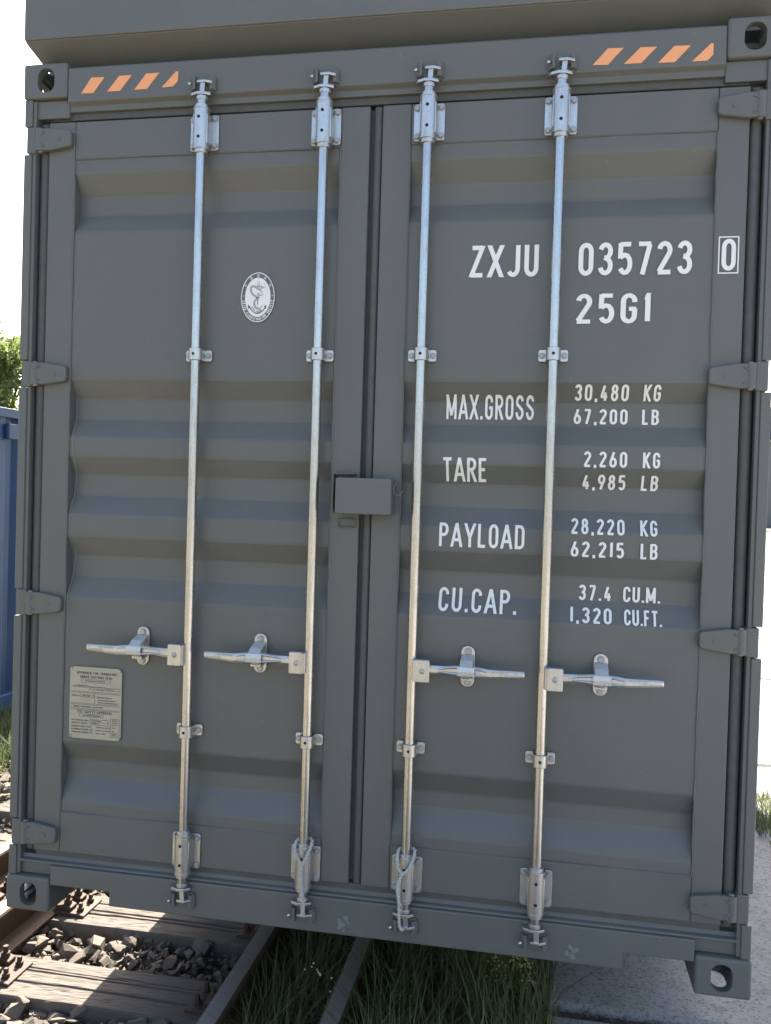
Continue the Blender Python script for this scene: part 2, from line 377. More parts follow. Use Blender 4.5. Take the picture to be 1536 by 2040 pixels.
# pavement: a bed of joint dirt with concrete slabs on it
PX = 1.86
pm = MB().box(PX+.03, 70, -40, 140, -.599, -.350); pav = tag(pm.build('pavement', JOINT), kind='structure')
def slab_mesh(seed):
    rr = random.Random(seed); bm = bmesh.new()
    nx, ny = 10, 10; sx, sy = 2.97, 3.195
    grid = [[None]*(ny+1) for _ in range(nx+1)]
    for i in range(nx+1):
        for j in range(ny+1):
            ex = rr.uniform(-.012, .012) if i in (0, nx) else 0; ey = rr.uniform(-.01, .01) if j in (0, ny) else 0
            edge = -.012 if i in (0, nx) or j in (0, ny) else 0
            fx = [0, .008, .12, .25, .4, .5, .6, .75, .88, .992, 1][i]; fy = [0, .008, .12, .25, .4, .5, .6, .75, .88, .992, 1][j]
            grid[i][j] = bm.verts.new((sx*fx+ex, sy*fy+ey, .02+edge+rr.uniform(-.002, .002)))
    for i in range(nx):
        for j in range(ny): bm.faces.new((grid[i][j], grid[i+1][j], grid[i+1][j+1], grid[i][j+1]))
    be = [e for e in bm.edges if e.is_boundary]
    rs = bmesh.ops.extrude_edge_only(bm, edges=be)
    for v in [q for q in rs['geom'] if isinstance(q, bmesh.types.BMVert)]: v.co.z = -.012
    bmesh.ops.recalc_face_normals(bm, faces=bm.faces)
    me = bpy.data.meshes.new('concrete_slab'); bm.to_mesh(me); bm.free(); me.materials.append(CONC); return me
SM = [slab_mesh(k) for k in range(3)]
for i in range(8):
    for j in range(-4, 20):
        o = mkobj('concrete_slab', SM[random.randrange(3)], pav, loc=(PX+i*3.0, .42+j*3.24, -.349+random.uniform(-.003, .003)))

vm = MB(); nx, ny = 26, 160; vr = random.Random(21)
for i in range(nx+1):
    for j in range(ny+1):
        x = 1.16+.80*i/nx; y = -3+12*j/ny; t = min(1, max(0, (x-1.2)/.66)); z = -.60+.02+.225*t**1.5+.016*math.sin(x*23+y*9)*math.sin(y*14.0)+vr.uniform(-.008, .008)
        vm.v.append((x, y, min(z, -.352 if x > PX-.02 else -.338)))
vm.f = [(i*(ny+1)+j, (i+1)*(ny+1)+j, (i+1)*(ny+1)+j+1, i*(ny+1)+j+1) for i in range(nx) for j in range(ny)]
tag(vm.build('verge', GROUND, None, smooth=True), kind='structure')
fm = MB().box(15, 60, 68, 81, -.599, -.30); tag(fm.build('verge', GROUND), kind='structure')
# ------------------------------------------------------------------ railway track (four rails, timber sleepers)
ZS = -.50                                                     # sleeper top
def sleeper_mesh(seed):
    rr = random.Random(seed); bm = bmesh.new(); L, Wd, H = 2.95, .265, .14
    nx, ny = 90, 64
    cr = [(rr.uniform(-.08, .09), rr.uniform(.0035, .006), rr.uniform(.2, 1.3), rr.uniform(1.0, 2.6), rr.uniform(-.004, .004)) for _ in range(2)] + [(.035, .0075, .05, 2.8, .003), (-.06, .004, .3, 2.2, .002)]
    G = [[None]*(ny+1) for _ in range(nx+1)]
    for i in range(nx+1):
        x = L*i/nx
        for j in range(ny+1):
            y = -Wd/2+Wd*j/ny; z = rr.uniform(-.0012, .0012)+.0012*math.sin(x*5+y*14)+.0008*math.sin(y*90+x*3)*math.sin(x*9)
            for (c, w, a, b, s) in cr:
                if a < x < b:
                    yy = c+s*math.sin(x*7+c*40); d = abs(y-yy)
                    if d < w: z -= .013*(1-d/w)*min(1, (x-a)*6, (b-x)*6)
            if j in (0, ny): z -= rr.uniform(.004, .014)
            e = rr.uniform(-.003, .003) if j in (0, ny) else 0
            G[i][j] = bm.verts.new((x-L/2, y+e, z))
    for i in range(nx):
        for j in range(ny): bm.faces.new((G[i][j], G[i+1][j], G[i+1][j+1], G[i][j+1]))
    rs = bmesh.ops.extrude_edge_only(bm, edges=[e for e in bm.edges if e.is_boundary])
    for v in [q for q in rs['geom'] if isinstance(q, bmesh.types.BMVert)]: v.co.z = -H
    bmesh.ops.recalc_face_normals(bm, faces=bm.faces)
    me = bpy.data.meshes.new('sleeper'); bm.to_mesh(me); bm.free(); me.materials.append(WOOD); return me
SL = [sleeper_mesh(3), sleeper_mesh(9)]
SY = [.43+.56*k for k in range(-2, 9)]
ORD = ['first', 'second', 'third', 'fourth', 'fifth', 'sixth', 'seventh', 'eighth', 'ninth', 'tenth', 'eleventh', 'twelfth']
for k, y in enumerate(SY):
    o = mkobj('railway_sleeper', SL[k % 2], None, loc=(.05, y, ZS))
    if k % 4 > 1: o.rotation_euler.z = math.pi
    lab = {2: 'weathered timber sleeper nearest the camera, half sunlit, below the left corner casting', 3: 'second sunlit timber sleeper, partly hidden behind the container bottom sill'}.get(k, 'weathered timber sleeper, %s behind the two sunlit ones' % ORD[max(0, k-4)] if k > 3 else 'weathered timber sleeper, %s in front of the sunlit one' % ORD[1-k])
    tag(o, lab, 'sleeper', 'timber sleepers of the track')
def rail_profile():
    h = [(-.070, 0), (.070, 0), (.070, .010), (.030, .022), (.0085, .034), (.008, .10), (.012, .122), (.034, .132), (.036, .158), (.030, .167), (.015, .170)]
    return h+[(-x, z) for x, z in reversed(h[2:])]
RX = [(-.785, 'rusty steel rail farthest left, sunlit head'), (-.415, 'rusty steel rail passing under the left corner casting'), (.725, 'dark rusty rail in the shade under the left door'), (1.13, 'dark rusty rail among weeds under the right door')]
for x, lab in RX:
    pr = rail_profile(); m = MB(); ys = [-2.0+.5*k for k in range(21)]
    n = len(pr); vs = [(px, y, pz) for y in ys for px, pz in pr]; fs = [(i*n+k, i*n+(k+1) % n, (i+1)*n+(k+1) % n, (i+1)*n+k) for i in range(len(ys)-1) for k in range(n)]
    fs += [tuple(range(n)), tuple(reversed(range((len(ys)-1)*n, len(ys)*n)))]
    o = m.add(vs, fs).build('rail', RAIL, None, smooth=True, loc=(x, 0, ZS+.002)); tag(o, lab, 'rail', 'rails of the two interlaced tracks')
# tie plates with screws and clips
def make_plate():
    t = MB(); t.prism([(-.095, 0), (.205, 0), (.205, .012), (.17, .018), (.07, .022), (-.07, .022), (-.095, .012)], -.085, .085, 'y').build
    o = t.build('tie_plate', RUST, None, .003)
    for sy in (-.045, .045):
        c = MB(); c.prism([(.060, .012), (.135, .020), (.135, .036), (.10, .048), (.055, .040)], sy-.026, sy+.026, 'y').build('rail_clip', RUST, o, .003)
        b = MB(); b.tube([(.105, sy, .03), (.105, sy, .062)], .019, 6).tube([(.105, sy, .06), (.105, sy, .088)], .011, 10).build('screw', RUST, o, .002)
        MB().tube([(.168, sy, .010), (.168, sy, .032)], .016, 8).tube([(.168, sy, .03), (.168, sy, .052)], .011, 4).build('screw', RUST, o, .002)
    return o
tp = None
for xi, (x, lab) in enumerate(RX):
    for k, y in enumerate(SY[1:7]):
        if xi in (2, 3) and k > 2: continue
        if tp is None: tp = make_plate(); o = tp
        else: o = copy_tree(tp)
        o.location = (x, y, ZS-.003); o.rotation_euler.z = 0 if xi in (0, 1) else math.pi
        where = ['far left rail', 'rail under the casting', 'shaded rail below left door', 'shaded rail among weeds'][xi]
        lab2 = 'tie plate of the '+where+', '+ORD[k]+' sleeper from the camera'
        if xi == 1 and k == 1: lab2 = 'rusty tie plate on the nearest sleeper at the lower left edge'
        if xi == 1 and k == 2: lab2 = 'rusty tie plate with sunlit clips right of the lower left casting'
        tag(o, lab2, 'tie plate', 'tie plates holding the rails')
# ballast
def hull_rock(rr):
    bm = bmesh.new()
    for _ in range(11):
        v = Vector((rr.gauss(0, 1), rr.gauss(0, 1), rr.gauss(0, 1))).normalized(); bm.verts.new((v.x, v.y*.8, v.z*.65))
    bmesh.ops.convex_hull(bm, input=bm.verts); bmesh.ops.delete(bm, geom=[v for v in bm.verts if not v.link_faces], context='VERTS')
    bmesh.ops.triangulate(bm, faces=bm.faces); bmesh.ops.recalc_face_normals(bm, faces=bm.faces); bm.verts.index_update()
    V = np.array([v.co[:] for v in bm.verts]); F = np.array([[v.index for v in q.verts] for q in bm.faces]); bm.free(); return V, F
_rr = random.Random(5); ROCKS = [hull_rock(_rr) for _ in range(14)]
def scatter(name, pos, size, mat):
    VV = []; FF = []; k = 0
    for p, s in zip(pos, size):
        V, F = ROCKS[rng.integers(14)]
        a, b, c = rng.uniform(0, 6.28, 3); b = rng.uniform(-.6, .6); c = rng.uniform(-.6, .6)
        Rz = np.array([[math.cos(a), -math.sin(a), 0], [math.sin(a), math.cos(a), 0], [0, 0, 1]]); Rx = np.array([[1, 0, 0], [0, math.cos(b), -math.sin(b)], [0, math.sin(b), math.cos(b)]])
        VV.append((V*s*np.array([1, rng.uniform(.7, 1.1), rng.uniform(.7, 1.1)]))@(Rz@Rx).T+p); FF.append(F+k); k += len(V)
    me = bpy.data.meshes.new(name); me.from_pydata(np.concatenate(VV).tolist(), [], np.concatenate(FF).tolist()); me.materials.append(mat); me.update()
    return mkobj(name, me)
pos = []; size = []
def rocks(n, x0, x1, y0, y1, z0, z1, s0, s1):
    for _ in range(n):
        pos.append(np.array([rng.uniform(x0, x1), rng.uniform(y0, y1), rng.uniform(z0, z1)])); size.append(s0+(s1-s0)*rng.random()**2)
rocks(5200, -1.9, .72, -.8, 2.6, -.60, -.53, .016, .050)
rocks(900, -1.0, .70, -.3, 1.6, -.57, -.520, .03, .062)
rocks(4500, -1.6, .70, -.4, 2.0, -.565, -.528, .006, .016)
rocks(2600, -2.3, .75, 2.6, 9.5, -.60, -.54, .02, .05)
rocks(700, -2.6, -1.5, -.6, 4, -.60, -.55, .018, .045)
rocks(700, .75, 1.86, -.6, 3, -.60, -.56, .012, .03)
rocks(420, 1.66, 1.92, -.5, 3, -.42, -.335, .005, .022)
rocks(500, 1.25, 1.80, -.5, 3, -.54, -.44, .005, .018)
rocks(1500, 1.9, 3.6, -.3, 4, -.333, -.328, .0025, .009)
rocks(260, 1.9, 3.6, .385, .435, -.352, -.336, .004, .014)
tag(scatter('ballast', pos, size, STONE), 'loose grey brown ballast stones between the sleepers', 'ballast', kind='stuff')
# two-tone: bigger single stones lying in the sunlit gap
for (x, y, z, s, lab) in ((-.16, .70, -.535, .055, 'large angular ballast stone in the sun beside the left rail'), (-.02, .68, -.53, .042, 'pale ballast stone in the sun, middle of the sunlit gap'),
                          (.04, .75, -.53, .035, 'pale ballast stone nearest the shadow edge'), (.30, .70, -.53, .05, 'shaded ballast stone lying in the dark under the container')):
    o = scatter('stone', [np.array([0, 0, 0.])], [s], STONE); o.location = (x, y, z); tag(o, lab, 'stone', 'larger stones between the sleepers')

# ------------------------------------------------------------------ grass and weeds
def blades(name, spots, hmin, hmax, mat, wid=.004, lean=.5):
    VV = []; FF = []; k = 0
    for (x, y, z) in spots:
        h = rng.uniform(hmin, hmax); a = rng.uniform(0, 6.28); l = rng.uniform(.1, lean)*h; w = wid*rng.uniform(.6, 1.4)
        dx, dy = math.cos(a), math.sin(a); px, py = -dy*w, dx*w
        for q, (fr, ff) in enumerate(((0, 1), (.55, .8))):
            cx, cy, cz = x+dx*l*fr*fr, y+dy*l*fr*fr, z+h*fr
            VV += [(cx-px*ff, cy-py*ff, cz), (cx+px*ff, cy+py*ff, cz)]
        VV.append((x+dx*l, y+dy*l, z+h)); FF += [(k, k+1, k+3, k+2), (k+2, k+3, k+4)]; k += 5
    me = bpy.data.meshes.new(name); me.from_pydata(VV, [], FF); me.materials.append(mat); me.update(); return mkobj(name, me)
def patch(n, x0, x1, y0, y1, z, cl=.0):
    cs = [(rng.uniform(x0, x1), rng.uniform(y0, y1)) for _ in range(max(1, n//40))]; out = []
    for _ in range(n):
        c = cs[rng.integers(len(cs))]; out.append((min(x1, max(x0, rng.normal(c[0], .06))), rng.normal(c[1], .08), z))
    return out
tag(blades('grass', patch(900, .83, 1.05, -.2, 1.6, -.58)+patch(2600, 1.22, 1.70, -.2, 1.9, -.54)+patch(700, 1.6, 1.86, -.2, 1.9, -.44)+patch(2000, .85, 1.85, 1.5, 4, -.56), .08, .36, GRASS, .0024, 1.1), 'tall green grass and weeds in the shade under the container', 'grass', kind='stuff')
tag(blades('grass', patch(1500, .84, 1.06, -.2, 1.6, -.58)+patch(2600, 1.22, 1.84, -.2, 1.9, -.57), .06, .30, DRY, .0018, 1.4), 'dry bent grass stalks in the shade under the container', 'grass', kind='stuff')
tag(blades('grass', patch(3500, -2.75, -1.9, 2.4, 6, -.60), .08, .26, GRASS, .004, .9), 'olive grass at the foot of the blue container', 'grass', kind='stuff')
tag(blades('grass', patch(1500, 3.05, 3.5, 1.75, 2.05, -.345)+patch(2500, 3.02, 3.7, 2.25, 2.9, -.345), .03, .09, GRASS, .003, 1.0), 'low green weeds growing through the pavement beside the container', 'grass', kind='stuff')
def weed(name, loc, h, n, label, flower=None, group=None, seed=1):
    rr = random.Random(seed); root = empty(name, loc); tag(root, label, 'plant', group)
    st = MB(); lf = MB(); fl = MB()
    for k in range(n):
        a = rr.uniform(0, 6.28); sp = rr.uniform(.1, .42)*h; hh = h*rr.uniform(.6, 1)
        P = [(math.cos(a)*sp*t*t, math.sin(a)*sp*t*t, hh*t) for t in (0, .25, .5, .75, 1)]
        st.tube(P, [.0028, .0024, .002, .0016, .001], 5)
        for q in range(9):
            t = rr.uniform(.15, .95); c = Vector((math.cos(a)*sp*t*t, math.sin(a)*sp*t*t, hh*t)); b = rr.uniform(0, 6.28); L = rr.uniform(.02, .05)*(1.2-t*.6)
            d = Vector((math.cos(b), math.sin(b), .5)).normalized(); s = d.cross(Vector((0, 0, 1))).normalized()*L*.18
            lf.add([c, c+d*L*.5+s, c+d*L, c+d*L*.5-s], [(0, 1, 2, 3)])
        if flower:
            tip = Vector(P[-1])
            for q in range(7):
                p = tip+Vector((rr.gauss(0, .014), rr.gauss(0, .014), rr.gauss(-.01, .02))); fl.tube([p-Vector((0, 0, .003)), p, p+Vector((0, 0, .003))], [.002, .0045, .001], 6)
    st.build('stem', WEED, root, fix=False); tag(lf.build('leaf', WEED, root, fix=False), kind='stuff')
    if flower: tag(fl.build('flower', flower, root, fix=False), kind='stuff')
    
    return root
weed('flowering_weed', (1.735, .56, -.46), .24, 18, 'yellow flowered weed with fine stems beside the pavement edge', YELLOW, seed=3)
weed('weed_plant', (1.06, .50, -.57), .28, 2, 'thin weed with tiny white flowers beside the dark rail', WHITE, seed=5)
weed('weed_plant', (1.36, .42, -.54), .30, 12, 'leafy weed in the middle of the shaded grass', None, seed=8)
weed('weed_plant', (1.50, .72, -.52), .34, 12, 'tall branching weed behind the flowering weed, under the sill', None, seed=11)

# ------------------------------------------------------------------ background: blue container, trees, sheds
def corr(m, p0, p1, z0, z1, nrm, depth, pitch=.278):
    """vertical trapezoid corrugation from p0 to p1 (xy), sunk along -nrm"""
    p0 = Vector((*p0, 0)); p1 = Vector((*p1, 0)); L = (p1-p0).length; d = (p1-p0).normalized(); nv = Vector((*nrm, 0)); s = 0; pts = []
    while s < L:
        for q, dep in ((0, 0), (.072, 0), (.14, 1), (.21, 1)):
            if s+q < L: pts.append(p0+d*(s+q)-nv*depth*dep)
        s += pitch
    pts.append(p1); n = len(pts)
    m.add([(p.x, p.y, z0) for p in pts]+[(p.x, p.y, z1) for p in pts], [(i, i+1, i+1+n, i+n) for i in range(n-1)])
bc = empty('blue_container', (-2.8, 3.3, -.55)); tag(bc, 'blue steel shipping container behind the left edge', 'container')
def bpart(name, *a, bev=.004): box(name, BLUE, bc, *a, bevel=bev)
m = MB(); corr(m, (-.03, .16), (-.03, 6.0), .16, 2.62, (1, 0), .036); m.build('side_wall', BLUE, bc, fix=False)
m = MB(); corr(m, (-2.41, 6.0), (-2.41, .16), .16, 2.62, (-1, 0), .036); m.build('side_wall', BLUE, bc, fix=False)
m = MB(); corr(m, (-2.3, .06), (-.13, .06), .16, 2.62, (0, -1), .036); m.build('end_wall', BLUE, bc, fix=False)
bpart('bottom_rail', -.06, -.004, .17, 5.9, .03, .17); bpart('top_rail', -.06, -.004, .17, 5.9, 2.61, 2.69); bpart('bottom_rail', -2.436, -2.38, .17, 5.9, .03, .17); bpart('top_rail', -2.436, -2.38, .17, 5.9, 2.61, 2.69)
bpart('end_rail', -2.27, -.165, .01, .10, .03, .17); bpart('end_rail', -2.27, -.165, .01, .10, 2.6, 2.69); bpart('roof', -2.39, -.05, .1, 5.95, 2.655, 2.675); bpart('back_wall', -2.39, -.05, 5.95, 6.0, .16, 2.66)
for x in (-.162, -2.438):
    for y in (0, 5.9):
        bpart('corner_post', x+.01, x+.152, y+.012, y+.16, .119, 2.58)
        bpart('corner_casting', x, x+.162, y, y+.178, 0, .118, bev=.012); bpart('corner_casting', x, x+.162, y, y+.178, 2.58, 2.70, bev=.012)
MB().box(-.028, .012, .78, .92, 2.42, 2.56).build('vent', BLUE, bc, .01)

def tree(loc, h, rad, label, seed):
    rr = random.Random(seed); rn = np.random.default_rng(seed); root = empty('broadleaf_tree', loc); tag(root, label, 'tree', 'trees behind the blue container')
    tr = MB(); tr.tube([(0, 0, -.1), (.05, .02, h*.25), (-.05, .05, h*.5), (.05, 0, h*.8)], [.16, .13, .09, .03], 9); cl = []
    for k in range(46):
        a = rr.uniform(0, 6.28); t = rr.uniform(.28, 1); rmax = rad*math.sin(min(1, (1.08-t)*1.25)*math.pi*.55)*rr.uniform(.35, 1.05)
        c = Vector((math.cos(a)*rmax, math.sin(a)*rmax, h*t)); cl.append((c, rr.uniform(.35, .75)*rad*.42))
        if k % 2 == 0: tr.tube([(0, 0, h*t*.6), c*.5+Vector((0, 0, h*t*.38)), c], [.05, .03, .01], 5)
    tr.build('trunk', BARK, root, fix=False)
    VV = []; FF = []; k = 0
    for c, s in cl:
        n = int(150*(s/.5)**1.5)+60
        P = rn.normal(0, 1, (n, 3)); P /= np.linalg.norm(P, axis=1)[:, None]; P *= (rn.random(n)**.45)[:, None]*s*np.array([1, 1, .75]); P += np.array(c)
        for p in P:
            d = rn.normal(0, 1, 3); d /= np.linalg.norm(d); e = np.cross(d, rn.normal(0, 1, 3)); e /= np.linalg.norm(e); L = rn.uniform(.07, .13)
            VV += [tuple(p-d*L), tuple(p+e*L*.45), tuple(p+d*L), tuple(p-e*L*.45)]; FF.append((k, k+1, k+2, k+3)); k += 4
    me = bpy.data.meshes.new('crown'); me.from_pydata(VV, [], FF); me.materials.append(LEAF); me.update(); mkobj('crown', me, root)
tree((-12.6, 18.2, -.6), 6.2, 2.4, 'bright green leafy tree above the blue container roof', 1)
tree((-15.5, 20.8, -.6), 7.0, 2.8, 'tallest green tree farther left behind the blue container', 2)
tree((-10.5, 22.0, -.6), 6.0, 2.6, 'green tree hidden mostly behind the dark container', 3)
def shed(name, label, x0, x1, y0, y1, eave, ridge, wall, n, seed):
    root = empty(name, (x0, y0, -.6)); tag(root, label, 'building'); w = x1-x0; d = y1-y0
    MB().prism([(0, 0), (w, 0), (w, eave), (w/2, ridge), (0, eave)], 0, d, 'y').build('wall', wall, root)
    for s in (-1, 1):
        a = (w/2-s*(w/2+.4), eave-.15) if s > 0 else (w+.4, eave-.15)
        MB().prism([(a[0], a[1]+.1), (w/2, ridge+.1), (w/2, ridge+.28), (a[0], a[1]+.28)], -.4, d+.3, 'y').build('roof', ROOFM, root)
    for k in range(n):
        x = w*(k+.08)/n; box('wall_panel', wall, root, x, x+w/n*.94, -.06, .02, .5, eave*.52, .01); box('wall_panel', wall, root, x, x+w/n*.94, -.06, .02, eave*.55, eave*.96, .01)
    door = box('door', DARKWALL, root, w*.42, w*.6, -.12, -.05, .2, eave*.5, .02)
    return root
shed('storage_shed', 'pale grey clad storage shed across the sunlit yard', 21.2, 47, 82, 110, 8.0, 10.2, LIGHTWALL, 8, 1)
shed('warehouse', 'tall slate grey warehouse behind the pale shed', 18.5, 60, 112, 150, 14.2, 15.0, DARKWALL, 12, 2)

# ================================================================== THE CONTAINER
WX, HZ, LY = 2.438, 2.896, 6.058
K = empty('shipping_container', (0, 0, 0)); tag(K, 'dark grey shipping container with white markings and four galvanised lock rods', 'container')
# timber dunnage it stands on
for y, lab in ((1.45, 'squared timber beam carrying the dark container near its doors'), (4.6, 'squared timber beam carrying the dark container at the far end')):
    o = MB().box(.17, 2.36, -.10, .10, 0, .345).build('timber_beam', TIMBER, None, .006, loc=(0, y, -.338)); tag(o, lab, 'timber beam', 'beams under the container')
# --- corner castings (hollow, with apertures)
def casting():
    def cube(b, x0, x1, y0, y1, z0, z1, bev=0):
        mm = MB().box(x0, x1, y0, y1, z0, z1).build('t', PAINT)
        if bev:
            bm = bmesh.new(); bm.from_mesh(mm.data); bmesh.ops.bevel(bm, geom=bm.edges[:], offset=bev, segments=3, affect='EDGES', profile=.5); bm.to_mesh(mm.data); bm.free()
        return mm
    base = cube(0, 0, .162, 0, .178, 0, .118, .009)
    cut = [cube(0, .028, .136, .028, .152, .026, .094)]
    m1 = MB().prism(rrect(.054, .116, .018, .099, .028, 6), -.02, .05, 'y').build('t', PAINT); cut.append(m1)
    m2 = MB().prism([(y, z) for y, z in rrect(.05, .129, .031, .085, .024, 6)], -.02, .05, 'x').build('t', PAINT); cut.append(m2)
    m3 = MB().prism(rrect(.052, .117, .027, .151, .03, 6), -.02, .05, 'z').build('t', PAINT); cut.append(m3)
    for c_ in cut:
        b = base.modifiers.new('b', 'BOOLEAN'); b.object = c_; b.operation = 'DIFFERENCE'; b.solver = 'EXACT'
    dg = bpy.context.evaluated_depsgraph_get(); me = bpy.data.meshes.new_from_object(base.evaluated_get(dg))
    for o in cut+[base]: bpy.data.objects.remove(o, do_unlink=True)
    me.name = 'corner_casting'; me.materials.clear(); me.materials.append(PAINT); return me
CM = casting()
for sx in (0, 1):
    for sy in (0, 1):
        for sz in (0, 1):
            M = Matrix.Diagonal((1-2*sx, 1-2*sy, 1-2*sz, 1)); mkobj('corner_casting', xmesh(CM, M), K, loc=(sx*WX, sy*LY, sz*HZ))
MX = lambda x, s: x if s == 0 else WX-x
HINGE_Z = [2.640, 1.847, 1.062, .268]
# --- corner posts, in front with notches where the hinge lugs sit
for s in (0, 1):
    m = MB(); zs = [.119]+[q for z in sorted(HINGE_Z) for q in (z-.047, z+.047)]+[2.777]
    m.box(MX(.036, s), MX(.155, s), .056, .15, .12, 2.776)                       # inner section behind the recess
    m.box(MX(.0315, s), MX(.045, s), .012, .10, .121, 2.775)
    for a, b in zip(zs[0::2], zs[1::2]): m.box(MX(.004, s), MX(.033, s), .006, .10, a, b)
    m.build('corner_post', PAINT, K, .003)
    for z in HINGE_Z: box('hinge_lug', PAINT, K, MX(.014, s), MX(.05, s), .004, .09, z-.044, z+.044, .004)
    m = MB(); m.box(MX(.005, s), MX(.15, s), LY-.16, LY-.01, .12, 2.776); m.build('corner_post', PAINT, K, .003)
    # gasket between post and door
    MB().tube([(MX(.067, s), .046, .205), (MX(.067, s), .046, 2.70)], .0195, 12).build('gasket', RUBBER, K, smooth=True)
# --- header and sill
m = MB(); m.prism([(.005, 2.764), (.005, 2.874), (.02, 2.885), (.15, 2.885), (.15, 2.735), (.022, 2.735), (.022, 2.752)], .163, 2.275, 'x'); m.build('header', PAINT, K, .003)
m = MB()
m.prism([(.163, .095), (.383, .095), (.383, .046), (2.066, .046), (2.066, .095), (2.275, .095), (2.275, .162), (.163, .162)], .004, .12, 'y')
m.prism([(.013, .1615), (.013, .170), (.030, .174), (.030, .186), (.15, .190), (.15, .1615)], .037, 2.401, 'x'); sill = m.build('sill', PAINT, K, .004)
for s in (0, 1):
    box('gusset', PAINT, K, MX(.036, s), MX(.1625, s), .026, .055, .119, .161, .003); box('gusset', PAINT, K, MX(.036, s), MX(.1625, s), .020, .055, 2.716, 2.777, .003)
box('header_gasket', RUBBER, K, .09, 2.35, .035, .06, 2.712, 2.742, .004)
box('sill_gasket', RUBBER, K, .09, 2.35, .032, .06, .178, .206, .004)
for cx, cz, s in ((1.20, .082, .026), (1.918, .083, .022)):                       # chipped, pale spots on the sill
    rr = random.Random(int(cx*100)); m = MB()
    for q in range(7):
        px, pz, w = cx+rr.gauss(0, s*.45), cz+rr.gauss(0, s*.4), s*rr.uniform(.15, .42); n = 9
        m.add([(px+w*rr.uniform(.6, 1.3)*math.cos(6.28*k/n), .0033-q*.0002, pz+w*rr.uniform(.6, 1.3)*math.sin(6.28*k/n)) for k in range(n)], [tuple(range(n))])
    m.build('paint_chip', simple('bare_chip', (.19, .20, .185), .7), sill)
# --- side rails, side walls, roof, far end, floor
for s in (0, 1):
    box('bottom_side_rail', PAINT, K, MX(.006, s), MX(.06, s), .178, LY-.178, .012, .165, .003); box('top_side_rail', PAINT, K, MX(.006, s), MX(.06, s), .178, LY-.178, 2.80, 2.88, .003)
    m = MB(); corr(m, (MX(.012, s), .15), (MX(.012, s), LY-.12), .16, 2.805, (-1 if s == 0 else 1, 0), .036); m.build('side_wall', PAINT, K, fix=False)
box('roof', PAINT, K, .03, WX-.03, .12, LY-.05, 2.862, 2.876, 0); box('floor', TIMBER, K, .05, WX-.05, .1, LY-.06, .13, .165, 0)
m = MB(); corr(m, (WX-.14, LY-.02), (.14, LY-.02), .16, 2.8, (0, 1), .036); m.build('end_wall', PAINT, K, fix=False)
for k in range(9): box('cross_member', PAINT, K, .06, WX-.06, .5+k*.62, .55+k*.62, .02, .135, .002)

# --- doors
OUT, INN = .0255, .0615
ZP = [(2.575, OUT), (2.526, OUT), (2.457, INN), (2.394, INN), (2.330, OUT), (1.831, OUT), (1.766, INN), (1.698, INN), (1.634, OUT), (1.570, OUT), (1.507, INN), (1.437, INN), (1.371, OUT),
      (1.296, OUT), (1.228, INN), (1.158, INN), (1.087, OUT), (.588, OUT), (.519, INN), (.463, INN), (.386, OUT), (.345, OUT)]
def prof(z):
    if z >= ZP[0][0]: return OUT
    for (za, ya), (zb, yb) in zip(ZP, ZP[1:]):
        if zb <= z <= za: return ya+(yb-ya)*(za-z)/(za-zb)
    return OUT
BRK = [z for z, y in ZP]
def make_door(xa, xb, ia, ib):
    """leaf xa..xb, panel ia..ib"""
    P = []
    for k, (z, y) in enumerate(ZP):                                                # soften every fold with a small radius
        if k in (0, len(ZP)-1): P.append((z, y)); continue
        (z0, y0), (z2, y2) = ZP[k-1], ZP[k+1]
        for q in (-1, -.4, .4, 1):
            e = .006; zz = z-q*e
            za, ya = (z0, y0) if q < 0 else (z2, y2); t = min(1, e*abs(q)/abs(za-z)); yl = y+(ya-y)*t
            if abs(q) < 1: # pull towards the chord
                t0 = min(1, e/abs(z0-z)); t2 = min(1, e/abs(z2-z)); yc = ((y+(y0-y)*t0)+(y+(y2-y)*t2))/2; yl = yl*.72+yc*.28
            P.append((zz, yl))
    nx = 44; xs = [ia+(ib-ia)*k/nx for k in range(nx+1)]; rr = random.Random(int(xa*100)); n = len(P)
    vs = []
    for i, x in enumerate(xs):
        for (z, y) in P:
            wob = .0016*math.sin(x*7+z*2.6+xa*5)*math.sin(z*4.1+x*3)+.0008*math.sin(x*15-z*5.3+xa)+.0006*math.sin(z*19+x*11)
            vs.append((x, y+wob*min(1, (x-ia)*9, (ib-x)*9), z))
    m = MB().add(vs, [(i*n+k, i*n+k+1, (i+1)*n+k+1, (i+1)*n+k) for i in range(nx) for k in range(n-1)])
    d = m.build('door', PAINT, K)
    d.data.polygons.foreach_set('use_smooth', [True]*len(d.data.polygons)); d.data.set_sharp_from_angle(angle=R(4.5))
    if d.data.polygons[0].normal.y > 0: d.data.flip_normals()
    for a, b in ((xa, ia-.0008), (ib+.0008, xb)):
        box('stile', PAINT, d, a, b, .0215, .075, .205, 2.703, .004)
    box('top_rail', PAINT, d, ia, ib, .0222, .075, 2.5765, 2.7022, .003); box('bottom_rail', PAINT, d, ia, ib, .0222, .075, .2058, .3435, .003)
    m = MB(); rr = random.Random(int(xa*10)+1)                                     # weld beads round the panel
    for x in (ia-.001, ib+.001):
        m.tube([(x+rr.uniform(-.0012, .0012), .0232, .345+.0446*k) for k in range(51)], [rr.uniform(.0018, .0034) for _ in range(51)], 5)
    for z in (2.576, .3445): m.tube([(ia+(ib-ia)*k/24, .0232, z+rr.uniform(-.0006, .0006)) for k in range(25)], [rr.uniform(.0016, .0026) for _ in range(25)], 5)
    m.build('weld_bead', PAINT, d, smooth=True)
    return d
DL = make_door(.088, 1.206, .186, 1.111); tag(DL, 'left door leaf with round emblem and approval plate')
DR = make_door(1.247, 2.350, 1.340, 2.261); tag(DR, 'right door leaf with white identification markings')
